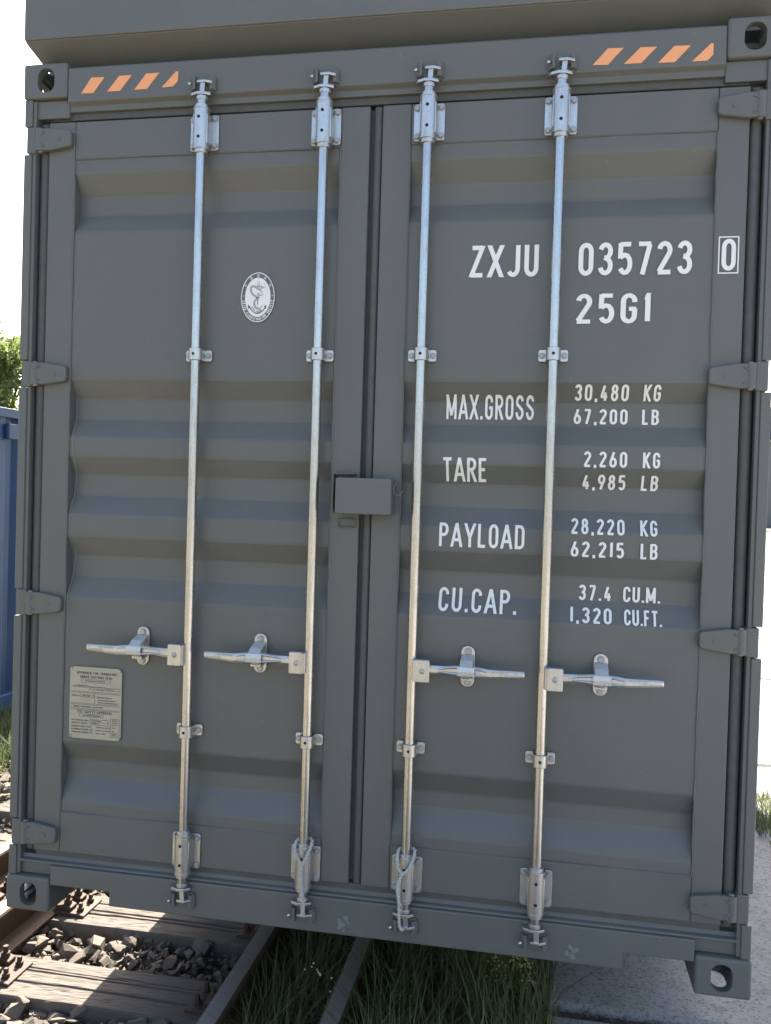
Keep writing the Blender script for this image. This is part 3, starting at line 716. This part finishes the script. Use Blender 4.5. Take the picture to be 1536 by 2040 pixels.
MB().tube([(1.232, .039, .21), (1.232, .039, 2.70)], .0145, 12).build('gasket', RUBBER, K, smooth=True)
box('gasket', RUBBER, K, 1.2045, 1.2485, .047, .07, .21, 2.70, .002)
# left door: sealant trails that ran over the stile edge
m = MB(); rr = random.Random(4)
for z0, z1 in ((1.34, 1.77), (.98, 1.25), (2.0, 2.2)):
    m.tube([(.196+.006*math.sin((z0+(z1-z0)*k/20)*21)+rr.uniform(-.001, .001), prof(z0+(z1-z0)*k/20)-.0004, z0+(z1-z0)*k/20) for k in range(21)], .0016, 5)
m.build('sealant_trail', simple('sealant', (.20, .21, .20), .6), DL, smooth=True)

# --- hinges
def make_hinge(z, s):
    h = MB().tube([(MX(.062, s), .012, z-.038), (MX(.062, s), .012, z+.038)], .0165, 14)
    o = h.build('hinge', PAINT, K, smooth=True)
    pts = [(.052, -.036), (.10, -.0375), (.174, -.0265), (.182, -.020), (.182, .020), (.174, .0265), (.10, .0375), (.052, .036)]
    MB().prism([(MX(a, s), z+b) for a, b in pts], .000, .0212, 'y').build('hinge_blade', PAINT, o, .004, smooth=True)
    MB().tube([(MX(.062, s), .012, z-.041), (MX(.062, s), .012, z+.041)], .008, 10).build('hinge_pin', BOLT, o, smooth=True)
    m = MB()
    for rad in (.024,):
        m.tube([(MX(.088, s)+rad*math.cos(R(a))*(1 if s else -1)*-.0 - (rad*math.cos(R(a)) if s == 0 else -rad*math.cos(R(a))), -.001, z+rad*math.sin(R(a))) for a in range(-80, 81, 16)], .0028, 6)
    m.build('cast_rib', PAINT, o, smooth=True)
    MB().tube([(MX(.135, s), .001, z), (MX(.135, s), -.0016, z)], .008, 12).build('cast_mark', PAINT, o, smooth=True)
for s in (0, 1):
    for z in HINGE_Z: make_hinge(z, s)

# --- lock rods
YR = -.012
def cam_parts(zc, up):
    """zc: wing plate height, up: +1 cam at top of rod"""
    k = up; m = MB()
    m.tube([(0, 0, zc-k*.046), (0, 0, zc-k*.012)], .0148, 14); m.tube([(0, 0, zc-k*.018), (0, 0, zc-k*.006)], .019, 14)
    m.prism([(-.042, .004), (-.034, -.010), (-.012, -.020), (.012, -.018), (.030, -.006), (.028, .008), (.008, .017), (-.012, .018), (-.030, .012)], zc-.0045, zc+.0045, 'z')
    m.prism([(-.004, zc), (.012, zc), (.015, zc+k*.040), (-.001, zc+k*.040)], -.016, .010, 'y')
    m.prism([(-.012, -.020), (.016, -.022), (.036, -.010), (.032, .006), (.006, .010), (-.010, .004)], zc+k*.036-.004, zc+k*.036+.004, 'z')
    return m
rod = MB().tube([(0, 0, .165), (0, 0, 2.735)], .0158, 20).build('lock_rod', GALV, K, smooth=True, loc=(0, YR, 0))
cam_parts(2.752, 1).build('cam', ZINC, rod, .0015); cam_parts(.147, -1).build('cam', ZINC, rod, .0015)
for zc in (2.639, .263):
    s = 1 if zc > 1 else -1
    b = MB().prism(rrect(-.049, .049, zc-.058, zc+.058, .010), .0265, .0325, 'y')
    for e in (-1, 1): b.prism([(e*.010, -.018), (e*.026, -.012), (e*.0268, .008), (e*.0285, .0275), (e*.016, .0275)], zc-.047, zc+.047, 'z')
    b.build('guide_bracket', ZINC, rod, .0015, smooth=True)
    MB().tube([(0, 0, zc-.063), (0, 0, zc+.063)], .0262, 24).build('guide_sleeve', ZINC, rod, .001, smooth=True)
    for q in (-.071, .071): MB().tube([(0, 0, zc+q-.007), (0, 0, zc+q+.007)], .0225, 20).build('collar', ZINC, rod, .001, smooth=True)
    for q in (.0642, -.0642): MB().tube([(0, 0, zc+q-.002), (0, 0, zc+q+.002)], .0282, 20).build('washer', ZINC, rod, .0008, smooth=True)
    for q in (-.031, .033): MB().tube([(0, -.0245, zc+q), (0, -.0268, zc+q)], .0052, 12).build('grease_hole', BLACK, rod)
    for ex in (-.0385, .0385):
        for ez in (-.044, .044): MB().hexbolt(ex, .0265, zc+ez, .0085).build('bolt', BOLT, rod, .001)
for zc in (1.908, .668):
    b = MB()
    for e in (-1, 1): b.prism(rrect(min(e*.018, e*.045), max(e*.018, e*.045), zc-.0185, zc+.0185, .007), .027, .0325, 'y')
    n = 14; inn = [(.0164*math.cos(R(180+180*k/n)), .0164*math.sin(R(180+180*k/n))) for k in range(n+1)]; outer = [(.0225*math.cos(R(180+180*k/n)), .0225*math.sin(R(180+180*k/n))) for k in range(n+1)]
    b.prism([(-.0225, .028)]+outer+[(.0225, .028), (.0164, .028)]+list(reversed(inn))+[(-.0164, .028)], zc-.0195, zc+.0195, 'z')
    b.build('rod_clamp', ZINC, rod, .0012, smooth=True)
    MB().tube([(0, -.0205, zc), (0, -.0231, zc)], .0048, 12).build('grease_hole', BLACK, rod)
    for e in (-.034, .034): MB().hexbolt(e, .027, zc, .008).build('bolt', BOLT, rod, .001)
RODX = [.652, 1.064, 1.397, 1.802]
RL = ['galvanised lock rod nearest the left hinges', 'galvanised lock rod left of the door joint', 'galvanised lock rod right of the door joint', 'galvanised lock rod crossing the white serial number']
for k, x in enumerate(RODX):
    o = rod if k == 0 else copy_tree(rod, K)
    o.location = (x, YR, 0); o['label'] = RL[k]; o['group'] = 'lock rods'
    for z, up in ((2.790, 1), (.105, -1)):                                         # keepers welded to header and sill
        m = MB().box(x-.031, x+.036, -.004, .006, z-.028, z+.026)
        m.prism([(x-.040, .006), (x-.040, -.010), (x-.030, -.022), (x-.022, -.022), (x-.022, .006)], z-.022, z+.022, 'z')
        m.prism([(x+.024, .006), (x+.024, -.018), (x+.034, -.018), (x+.042, -.006), (x+.042, .006)], z-.022, z+.022, 'z')
        kp = m.build('cam_keeper', PAINT, K, .002)
        MB().tube([(x-.040, -.018, z-.002), (x-.047, -.021, z-.004)], [.006, .0035], 8).build('worn_tip', ZINC, kp, smooth=True)

# --- handles, hubs and catches
def make_handle(x, s, sheet):
    e = 1 if s else -1; kx = 1 if s else .972; X = lambda d: x+e*d*kx
    L = [(X(.030), .928, .0135, -.030, .006), (X(.062), .928, .0145, -.032, .006), (X(.080), .9285, .0145, -.034, .006), (X(.105), .931, .0125, -.037, .0055), (X(.140), .933, .0150, -.040, .004), (X(.165), .9335, .0165, -.042, .004),
         (X(.200), .932, .0165, -.043, .004), (X(.236), .929, .0150, -.046, .0055), (X(.243), .9285, .0145, -.047, .0055), (X(.345), .9335, .0105, -.050, .005), (X(.350), .9335, .0090, -.050, .0042)]
    h = MB().loft(L).build('door_handle', ZINC, K, .0012); h['group'] = 'door handles'
    for dz in (-.0105, .0105):
        MB().tube([(X(.086), -.0400, .929+dz*.3), (X(.115), -.0440, .932+dz*.75), (X(.15), -.0470, .933+dz*1.05), (X(.20), -.0480, .932+dz*1.05), (X(.238), -.0500, .929+dz*.6)], [.002, .0042, .0048, .0048, .0025], 8).build('stiffening_rib', ZINC, h, smooth=True)
    m = MB().prism([(a, b) for a, b in rrect(min(X(.012), X(.060)), max(X(.012), X(.060)), .889, .957, .005)], -.044, -.0385, 'y')
    m.prism([(a, b) for a, b in rrect(min(X(.008), X(.056)), max(X(.008), X(.056)), .889, .957, .005)], -.020, -.0145, 'y')
    m.box(X(.006), X(.020), -.040, -.012, .890, .956); m.box(X(.018), X(.0585), -.0435, -.016, .9545, .9585)
    m.build('hub', ZINC, h, .0015)
    MB().tube([(X(.036), -.038, .924), (X(.036), -.0465, .924), (X(.036), -.049, .924)], [.0085, .0085, .005], 14).build('pivot_bolt', BOLT, h, smooth=True)
    xc = X(.173 if s else .178)
    c = MB().prism(rrect(xc-.0215, xc+.0215, .872, 1.001, .021, 7), .0155, .0225, 'y')
    c.box(xc-.017, xc+.017, -.030, .018, .900, .910); c.prism([(.017, .905), (-.030, .905), (-.034, .910), (-.030, .916), (.017, .916)], xc-.012, xc+.012, 'x')
    ct = c.build('catch', ZINC, h, .0015, smooth=True)
    fl = MB().prism([(.0145, .968), (.0145, .975), (-.030, .962), (-.058, .944), (-.060, .932), (-.055, .921), (-.050, .921), (-.0535, .933), (-.052, .940), (-.028, .955)], xc-.020, xc+.020, 'x')
    fl.prism([(-.0565, .948), (-.0615, .934), (-.057, .918), (-.0515, .918), (-.054, .934), (-.050, .946)], xc-.0265, xc+.0265, 'x')
    fl.build('catch_flap', FLAP, h, .002)
    MB().hexbolt(xc, .0155, .984, .0095).build('bolt', BOLT, h, .001); MB().hexbolt(xc, .0155, .887, .0095).build('bolt', BOLT, h, .001)
    # cast lettering on the grip
    a, b = sorted((X(.252), X(.305))); lettering('cast_lettering', 'XY1013S', a, b, .9335, .9405, lambda z: -.0528 if s else -.0532, BOLT, h, .16, .12)
    a, b = sorted((X(.292), X(.340))); lettering('cast_lettering', 'CLOSAX', a, b, .9245, .9315, lambda z: -.0540, BOLT, h, .16, .12)
    return h
HL = ['galvanised handle above the approval plate', 'galvanised handle between the two left rods', 'galvanised handle between the two right rods', 'galvanised handle nearest the right hinges']
for k, x in enumerate(RODX): make_handle(x, 0 if k < 2 else 1, k)['label'] = HL[k]

# --- reflective stripes
ST = [[(.213, 2.788), (.249, 2.839), (.297, 2.838), (.257, 2.787)], [(.307, 2.789), (.35, 2.839), (.395, 2.839), (.354, 2.789)], [(.405, 2.790), (.446, 2.841), (.493, 2.841), (.45, 2.790)], [(.502, 2.792), (.551, 2.842), (.559, 2.842), (.559, 2.81), (.542, 2.793)],
      [(1.891, 2.782), (1.934, 2.829), (1.98, 2.828), (1.936, 2.780)], [(1.983, 2.780), (2.029, 2.826), (2.077, 2.825), (2.032, 2.779)], [(2.081, 2.777), (2.126, 2.824), (2.173, 2.823), (2.129, 2.776)], [(2.177, 2.775), (2.23, 2.825), (2.237, 2.825), (2.237, 2.792), (2.221, 2.775)]]
for P in ST: MB().prism(P, .0034, .0046, 'y').build('reflective_stripe', ORANGE, K)

# --- white markings on the right door
def word(w, x0, x1, z0, z1, t=.145, gap=.15, par=None): lettering('lettering', w, x0, x1, z0, z1, prof, WHITE, par or DR, t, gap, .0036, BRK)
word('ZXJU', 1.538, 1.749, 2.153, 2.252, .14, .13); word('035723', 1.869, 2.201, 2.153, 2.253, .14, .13); word('25G1', 1.865, 2.087, 2.007, 2.098, .14, .16)
lettering('lettering', '0', 2.283, 2.323, 2.160, 2.254, lambda z: .0190, WHITE, DR, .14)
m = MB()
for a in ((2.274, 2.332, 2.152, 2.1555), (2.274, 2.332, 2.2585, 2.262), (2.274, 2.2775, 2.1555, 2.2585), (2.3285, 2.332, 2.1555, 2.2585)): m.box(a[0], a[1], .0200, .0212, a[2], a[3])
m.build('check_digit_frame', WHITE, DR)
word('MAX.GROSS', 1.474, 1.749, 1.714, 1.791, .13, .13)
for (a, b, z0, z1, c, d) in (('30,480', 'KG', 1.775, 1.823, 1.871, 2.077), ('67,200', 'LB', 1.704, 1.751, 1.871, 2.076), ('2,260', 'KG', 1.570, 1.618, 1.904, 2.079), ('4,985', 'LB', 1.502, 1.548, 1.903, 2.079), ('28,220', 'KG', 1.364, 1.412, 1.873, 2.079), ('62,215', 'LB', 1.294, 1.342, 1.874, 2.081)):
    word(a, c, 2.033, z0, z1, .15, .17); word(b, d, d+.050, z0, z1, .15, .17)
word('TARE', 1.471, 1.609, 1.516, 1.591, .13, .11); word('PAYLOAD', 1.467, 1.733, 1.310, 1.385, .13, .13); word('CU.CAP.', 1.469, 1.714, 1.104, 1.178, .13, .15)
word('37.4', 1.904, 2.003, 1.158, 1.206, .15, .17); word('CU.M.', 2.038, 2.147, 1.158, 1.206, .15, .12); word('1,320', 1.878, 2.004, 1.091, 1.137, .15, .17); word('CU.FT.', 2.041, 2.151, 1.091, 1.137, .15, .10)

# --- emblem
EX, EZ, ERX, ERZ = .8475, 2.1005, .0575, .0810; EY = OUT-.0022
em = MB()
def ell(rx, rz, n=64): return [(EX+rx*math.cos(6.2832*k/n), EZ+rz*math.sin(6.2832*k/n)) for k in range(n)]
def ring(m, rxo, rzo, rxi, rzi, y, n=64):
    A = ell(rxo, rzo, n); B = ell(rxi, rzi, n); m.add([(p[0], y, p[1]) for p in A]+[(p[0], y, p[1]) for p in B], [(k, (k+1) % n, (k+1) % n+n, k+n) for k in range(n)])
disc = MB().add([(p[0], EY-.0012, p[1]) for p in ell(ERX*.99, ERZ*.99)], [tuple(range(64))]); emblem = disc.build('emblem', EMGREY, K, fix=False)
if emblem.data.polygons[0].normal.y > 0: emblem.data.flip_normals()
m = MB(); ring(m, ERX, ERZ, ERX*.955, ERZ*.965, EY-.0016); m.add([(p[0], EY-.0016, p[1]) for p in ell(ERX*.76, ERZ*.79)], [tuple(range(64))]); m.build('emblem_white', WHITE, emblem)
def radial(word, a0, a1, rr_, size, top=False):
    """letters along the ellipse, from angle a0 to a1"""
    m = MB(); n = len(word)
    for i, ch in enumerate(word):
        if ch == ' ': continue
        a = R(a0+(a1-a0)*i/(n-1)); cx, cz = EX+ERX*rr_*math.cos(a), EZ+ERZ*(rr_+.012)*math.sin(a)
        tx, tz = -ERX*math.sin(a), ERZ*math.cos(a); l = math.hypot(tx, tz); tx, tz = tx/l, tz/l; nx, nz = -tz, tx
        st, w = glyph_strokes(ch, .22, 0)
        for vs, fs, li in st: m.add([(cx+tx*(v.x-w/2)*size*.95+nx*(v.y-.5)*size, EY-.0018-li*.0001, cz+tz*(v.x-w/2)*size*.95+nz*(v.y-.5)*size) for v in vs], fs)
    return m
radial('CHINA CLASSIFICATION SOCIETY', 190, 350, .862, .0088).build('emblem_lettering', WHITE, emblem)
CJ = {'zhong': [[(.15, .75), (.85, .75)], [(.15, .35), (.85, .35)], [(.15, .35), (.15, .75)], [(.85, .35), (.85, .75)], [(.5, 0), (.5, 1)]],
      'guo': [[(.08, 0), (.08, 1)], [(.92, 0), (.92, 1)], [(0, 1), (1, 1)], [(0, .02), (1, .02)], [(.25, .78), (.75, .78)], [(.28, .52), (.72, .52)], [(.22, .24), (.78, .24)], [(.5, .24), (.5, .78)]],
      'chuan': [[(.12, .1), (.12, .85)], [(.42, .05), (.42, .85)], [(.1, .85), (.44, .85)], [(0, .45), (.52, .45)], [(.25, .85), (.32, 1)], [(.62, .6), (.6, .95)], [(.6, .95), (.9, .95)], [(.9, .6), (.92, .95)], [(.6, .05), (.6, .42)], [(.95, .05), (.95, .42)], [(.6, .42), (.95, .42)], [(.6, .05), (.95, .05)]],
      'ji': [[(.3, 1), (.05, .7)], [(.05, .7), (.35, .65)], [(.35, .7), (.05, .38)], [(.05, .38), (.4, .42)], [(.0, .08), (.4, .22)], [(.5, .92), (.9, .92)], [(.62, .9), (.45, .02)], [(.85, .92), (.75, .6)], [(.75, .6), (.98, .6)], [(.95, .6), (.6, .02)], [(.65, .55), (1, .02)]],
      'she': [[(.2, 1), (.3, .85)], [(.02, .72), (.42, .72)], [(.42, .72), (.02, .35)], [(.24, 0), (.24, .5)], [(.3, .45), (.42, .32)], [(.55, .6), (1, .6)], [(.77, .05), (.77, .98)], [(.48, .03), (1.02, .03)]]}
m = MB()
for ch, a in (('zhong', 147), ('guo', 118), ('chuan', 90), ('ji', 62), ('she', 33)):
    t = R(a); cx, cz = EX+ERX*.862*math.cos(t), EZ+ERZ*.872*math.sin(t); tx, tz = ERX*math.sin(t), -ERZ*math.cos(t); l = math.hypot(tx, tz); tx, tz = tx/l, tz/l; nx, nz = -tz, tx; s = .0085
    for li, P in enumerate(CJ[ch]):
        vs, fs = ribbon(P, .11); m.add([(cx+tx*(v.x-.5)*s+nx*(v.y-.5)*s, EY-.0018-li*.00003, cz+tz*(v.x-.5)*s+nz*(v.y-.5)*s) for v in vs], fs)
for a in (176, 4): m.add([(EX+ERX*.86*math.cos(R(a))+.0016*math.cos(k), EY-.0018, EZ+ERZ*.87*math.sin(R(a))+.0016*math.sin(k)) for k in np.linspace(0, 5.5, 8)], [tuple(range(8))])
m.build('emblem_lettering', WHITE, emblem)
# anchor with a winding sea creature, grey on the white oval (units: emblem half axes)
def eline(m, pts, w, y=.0024, closed=False):
    P = [(EX+a*ERX, EZ+b*ERZ) for a, b in pts]; vs, fs = ribbon(P, w, closed); m.add([(v.x, EY-y, v.y) for v in vs], fs)
m = MB()
eline(m, arc(.03, .12, .055, .04, 0, 360, 14)[:-1], .0016, closed=True); eline(m, [(.03, .08), (.01, -.30)], .0022); eline(m, [(-.10, -.02), (.14, -.02)], .0020, .0025)
eline(m, [(.50, -.36), (.36, -.52), (.18, -.62), (-.03, -.66), (-.22, -.60), (-.38, -.48), (-.52, -.33)], .0030, .0026)
for a, b in (((.50, -.32), (1, 0)), ((-.54, -.31), (-1, 0))):
    e = b[0]; m.add([(EX+(a[0]+.03*e)*ERX, EY-.0027, EZ+(a[1]+.02)*ERZ), (EX+(a[0]-.12*e)*ERX, EY-.0027, EZ+(a[1]-.06)*ERZ), (EX+(a[0]+.0*e)*ERX, EY-.0027, EZ+(a[1]-.16)*ERZ)], [(0, 1, 2)])
m.build('emblem_anchor', simple('emblem_ink', (.10, .105, .11), .5, bmp=0), emblem)
m = MB()
body = [(.22, .30), (.02, .34), (-.20, .44), (-.38, .42), (-.42, .28), (-.26, .10), (-.06, .0), (-.02, -.06), (-.16, -.14), (-.20, -.26), (-.12, -.40), (.06, -.46), (.20, -.54), (.10, -.60), (-.06, -.56)]
def cat(P, n=6):
    P = [Vector(p) for p in P]; o = []
    for i in range(len(P)-1):
        a, b, c_, d = P[max(i-1, 0)], P[i], P[i+1], P[min(i+2, len(P)-1)]
        for k in range(n):
            t = k/n; o.append(tuple(.5*((2*b)+(c_-a)*t+(2*a-5*b+4*c_-d)*t*t+(3*b-a-3*c_+d)*t**3)))
    return o+[tuple(P[-1])]
eline(m, cat(body), .0075, .0020)
eline(m, cat([(-.12, .40), (.02, .44), (.18, .42), (.34, .38)]), .0060, .0021); eline(m, cat([(.0, .46), (-.02, .56), (-.05, .64)]), .0020, .0022); eline(m, cat([(.06, .46), (.08, .56), (.06, .64)]), .0020, .0022)
eline(m, cat([(.30, .42), (.44, .36), (.42, .48), (.36, .56)]), .0014, .0022); eline(m, [(.10, .08), (.20, .07), (.32, .13)], .0030, .0022); eline(m, [(.14, .26), (.22, .20), (.28, .24)], .0026, .0022); eline(m, [(.18, -.44), (.24, -.36), (.30, -.32)], .0028, .0022); eline(m, [(-.34, -.38), (-.20, -.50), (-.16, -.56)], .0036, .0022)
m.build('emblem_figure', simple('emblem_soft_grey', (.36, .37, .38), .5, var=.3, scale=220, bmp=0), emblem)

# --- approval plate
ax0, ax1, az0, az1 = .214, .404, .606, .851; c = .011; py = .0205
pts = [(ax0+c, az0), (ax1-c, az0), (ax1-c*.9, az0+c*.8), (ax1, az0+c), (ax1, az1-c), (ax1-c*.9, az1-c*.8), (ax1-c, az1), (ax0+c, az1), (ax0+c*.8, az1-c*.9), (ax0, az1-c), (ax0, az0+c), (ax0+c*.8, az0+c*.9)]
pl = MB().prism(pts, py-.0020, py+.003, 'y').build('approval_plate', PLATE, K); pl['label'] = 'tan metal approval plate under the leftmost handle'
def pt(w, u0, u1, v, h, t=.17): lettering('plate_lettering', w, ax0+u0*(ax1-ax0), ax0+u1*(ax1-ax0), az0+v*(az1-az0), az0+(v+h)*(az1-az0), lambda z: py-.0022, INK, pl, t, .14, .0006)
pt('APPROVED FOR TRANSPORT', .13, .91, .90, .034); pt('UNDER CUSTOMS SEAL', .20, .82, .845, .034)
pt('MANUFACTURERS NO.', .38, .70, .716, .018); pt('OF THE CONTAINER', .38, .69, .684, .018); pt('TYPE', .05, .11, .716, .018); pt('OWNERS NO.', .05, .20, .585, .018); pt('MANUFACTURED BY', .53, .82, .575, .018)
pt('TIMBER COMPONENT TREATMENT', .07, .66, .435, .020); pt('CSC SAFETY APPROVAL', .16, .83, .355, .036)
pt('DATE MANUFACTURED', .05, .38, .243, .020); pt('IDENTIFICATION NO.', .05, .36, .203, .020); pt('MAXIMUM GROSS MASS', .05, .44, .158, .020); pt('30,480 KG', .52, .64, .158, .020); pt('67,200 LB', .66, .79, .158, .020)
pt('ALLOWABLE STACKING LOAD', .05, .46, .117, .020); pt('TRANSVERSE RACKING TEST', .05, .46, .075, .020)
m = MB(); U = lambda u: ax0+u*(ax1-ax0); V = lambda v: az0+v*(az1-az0)
def pline(u0, v0, u1, v1, w=.0010):
    if abs(u1-u0) > abs(v1-v0): m.box(U(u0), U(u1), py-.0027, py-.0021, V(v0)-w/2, V(v0)+w/2)
    else: m.box(U(u0)-w/2, U(u0)+w/2, py-.00275, py-.00205, V(v0), V(v1))
def prect(u0, v0, u1, v1): pline(u0, v0, u1, v0); pline(u0, v1, u1, v1); pline(u0, v0, u0, v1); pline(u1, v0, u1, v1)
for v in (.655, .638, .49, .475, .415, .400): pline(.03, v, .97, v)
pline(.485, .49, .485, .635); prect(.22, .785, .78, .828); prect(.12, .715, .36, .745); prect(.71, .685, .97, .722); prect(.21, .580, .47, .612); prect(.20, .305, .66, .340); prect(.41, .20, .76, .272); pline(.41, .235, .76, .235); prect(.80, .05, .97, .30)
m.build('plate_rule', INK, pl)
m = MB(); rr = random.Random(2)
def smudge(u0, u1, v, h=.014):
    u_ = u0
    while u_ < u1:
        w = rr.uniform(.010, .022); m.box(U(u_), U(min(u1, u_+w)), py-.0026, py-.0020, V(v), V(v+h)); u_ += w+rr.uniform(.005, .012)
for a in ((.30, .68, .80), (.15, .33, .724), (.73, .86, .697), (.25, .40, .590), (.55, .88, .537), (.55, .92, .505), (.26, .60, .317), (.44, .62, .248), (.44, .58, .212), (.83, .94, .27), (.83, .94, .24), (.83, .94, .21), (.83, .90, .17), (.83, .88, .12), (.83, .94, .09), (.83, .92, .065), (.52, .64, .117), (.66, .79, .117), (.52, .60, .075), (.62, .72, .075)): smudge(*a)
tag(m.build('plate_print', INK, pl), kind='stuff')
for a, b in ((ax0+.006, az0+.006), (ax1-.006, az0+.006), (ax0+.006, az1-.006), (ax1-.006, az1-.006)): MB().tube([(a, py+.002, b), (a, py-.0045, b)], .0035, 8).build('rivet', BOLT, pl)

# --- lock box with its bracket, hook and staple
lb = MB().prism(rrect(1.146, 1.322, 1.404, 1.517, .006, 3), -.062, -.056, 'y')
lb.prism([(1.152, .022), (1.146, .022), (1.146, -.052), (1.152, -.060), (1.316, -.060), (1.322, -.052), (1.322, .022), (1.316, .022), (1.316, -.050), (1.152, -.050)], 1.4055, 1.5155, 'z')
lbo = lb.build('lock_box', PAINT, K, .004); lbo['label'] = 'square grey lock box cover over the door joint'
m = MB(); m.box(1.121, 1.128, -.012, .024, 1.405, 1.532); m.box(1.1285, 1.195, -.012, .024, 1.5275, 1.532); m.build('bracket', PAINT, lbo, .002)
MB().tube([(1.324, -.03, 1.490), (1.326, -.03, 1.470), (1.336, -.031, 1.4645), (1.346, -.031, 1.470), (1.357, -.032, 1.4805)], .0032, 8).tube([(1.322, -.03, 1.492), (1.330, -.03, 1.498), (1.333, -.03, 1.506)], .0028, 6).build('hook', PAINT, lbo, smooth=True)
MB().tube([(1.141, .018, 1.361), (1.141, .012, 1.384), (1.168, .010, 1.3865), (1.194, .012, 1.385), (1.196, .018, 1.362), (1.168, .010, 1.3595), (1.142, .016, 1.3605)], .0026, 6).build('staple', PAINT, lbo, smooth=True)

# ------------------------------------------------------------------ ropes on the two inner rods
def rope(name, label, paths):
    root = empty(name, paths[0][-1]); L0 = Vector(paths[0][-1])
    for P in paths:
        Pc = []; P3 = [Vector(p)-L0 for p in P]
        for i in range(len(P3)-1):
            a, b, c_, d = P3[max(i-1, 0)], P3[i], P3[i+1], P3[min(i+2, len(P3)-1)]
            for k in range(10):
                t = k/10; Pc.append(.5*((2*b)+(c_-a)*t+(2*a-5*b+4*c_-d)*t*t+(3*b-a-3*c_+d)*t**3))
        Pc.append(P3[-1]); s = 0
        ph = [0]
        for i in range(1, len(Pc)): s += (Pc[i]-Pc[i-1]).length; ph.append(s)
        for st in range(2):
            m = MB(); Q_ = []
            for i, p in enumerate(Pc):
                d = (Pc[min(i+1, len(Pc)-1)]-Pc[max(i-1, 0)]).normalized(); a = d.cross(Vector((0, 1, .01))).normalized(); b = d.cross(a); th = ph[i]/.0042+st*math.pi
                Q_.append(p+(a*math.cos(th)+b*math.sin(th))*.0028)
            m.tube(Q_, .0030, 6).build('strand', ROPE, root, smooth=True, fix=False)
    tag(root, label, 'rope', 'ropes tied to the inner lock rods'); return root
yb = -.046
rope('twisted_rope', 'pale twisted rope tied to the lock rod left of the door joint', [
    [(1.064, .008, .350), (1.045, -.008, .347), (1.040, -.030, .335), (1.047, yb, .308), (1.066, yb, .282), (1.069, yb, .230), (1.074, yb, .165), (1.074, yb, .125)],
    [(1.064, .008, .350), (1.088, -.008, .352), (1.094, -.028, .343), (1.084, yb, .312), (1.069, yb-.004, .282), (1.066, yb-.005, .250), (1.070, yb-.005, .200), (1.078, yb-.004, .160), (1.074, yb, .135)]])
rope('twisted_rope', 'pale twisted rope tied to the lock rod right of the door joint', [
    [(1.397, .008, .352), (1.377, -.008, .350), (1.373, -.030, .340), (1.377, yb, .308), (1.388, yb, .286), (1.381, yb, .246), (1.384, yb, .180), (1.388, yb, .122), (1.402, yb, .114)],
    [(1.397, .008, .352), (1.421, -.008, .355), (1.426, -.028, .345), (1.414, yb, .308), (1.390, yb-.004, .284), (1.378, yb-.005, .245), (1.386, yb-.005, .19)]])

# ------------------------------------------------------------------ low steel box stacked on top
ZU = HZ+.004; UP = empty('stacked_steel_box', (0, 0, ZU)); tag(UP, 'low grey steel box stacked on top, only its bottom edge showing', 'container')
m = MB(); z1, z2 = .018, .074; A = [(.03, .085), (WX-.03, .085), (WX-.03, LY-.08), (.03, LY-.08)]; B = [(0, -.004), (WX, -.004), (WX, LY), (0, LY)]
m.add([(x, y, z1) for x, y in A]+[(x, y, z2) for x, y in B], [(0, 1, 2, 3), (0, 4, 5, 1), (1, 5, 6, 2), (2, 6, 7, 3), (3, 7, 4, 0), (4, 7, 6, 5)]); m.build('underside', PAINT2, UP, .006)
m = MB().box(0, WX, -.004, .06, .0745, .24).box(0, WX, LY-.06, LY, .0745, .24).box(0, .06, .0605, LY-.0605, .0745, .24).box(WX-.06, WX, .0605, LY-.0605, .0745, .24); m.build('bottom_rail', PAINT2, UP, .006)
for s in (0, 1):
    for y in (.0, LY-.15): box('corner_post', PAINT2, UP, MX(.0, s), MX(.14, s), y, y+.15, .241, 1.05, .005)
    m = MB(); corr(m, (MX(.02, s), .15), (MX(.02, s), LY-.15), .24, 1.0, (-1 if s == 0 else 1, 0), .036); m.build('side_wall', PAINT2, UP, fix=False)
    for y in (.03, LY-.17): box('stacking_pad', PAINT2, UP, MX(.04, s), MX(.14, s), y+.06, y+.15, .0, .0182, .002)
box('top_rail', PAINT2, UP, 0, WX, 0, .07, 1.0, 1.10, .004); box('top_rail', PAINT2, UP, 0, WX, LY-.07, LY, 1.0, 1.10, .004)
for s in (0, 1): box('top_rail', PAINT2, UP, MX(0, s), MX(.07, s), .0705, LY-.0705, 1.0, 1.10, .004)
m = MB(); corr(m, (.13, .03), (WX-.13, .03), .23, 1.01, (0, -1), .036); m.build('end_wall', PAINT2, UP, fix=False)
m = MB(); corr(m, (WX-.13, LY-.03), (.13, LY-.03), .23, 1.01, (0, 1), .036); m.build('end_wall', PAINT2, UP, fix=False)
box('lid', PAINT2, UP, .06, WX-.06, .06, LY-.06, 1.02, 1.06, 0)
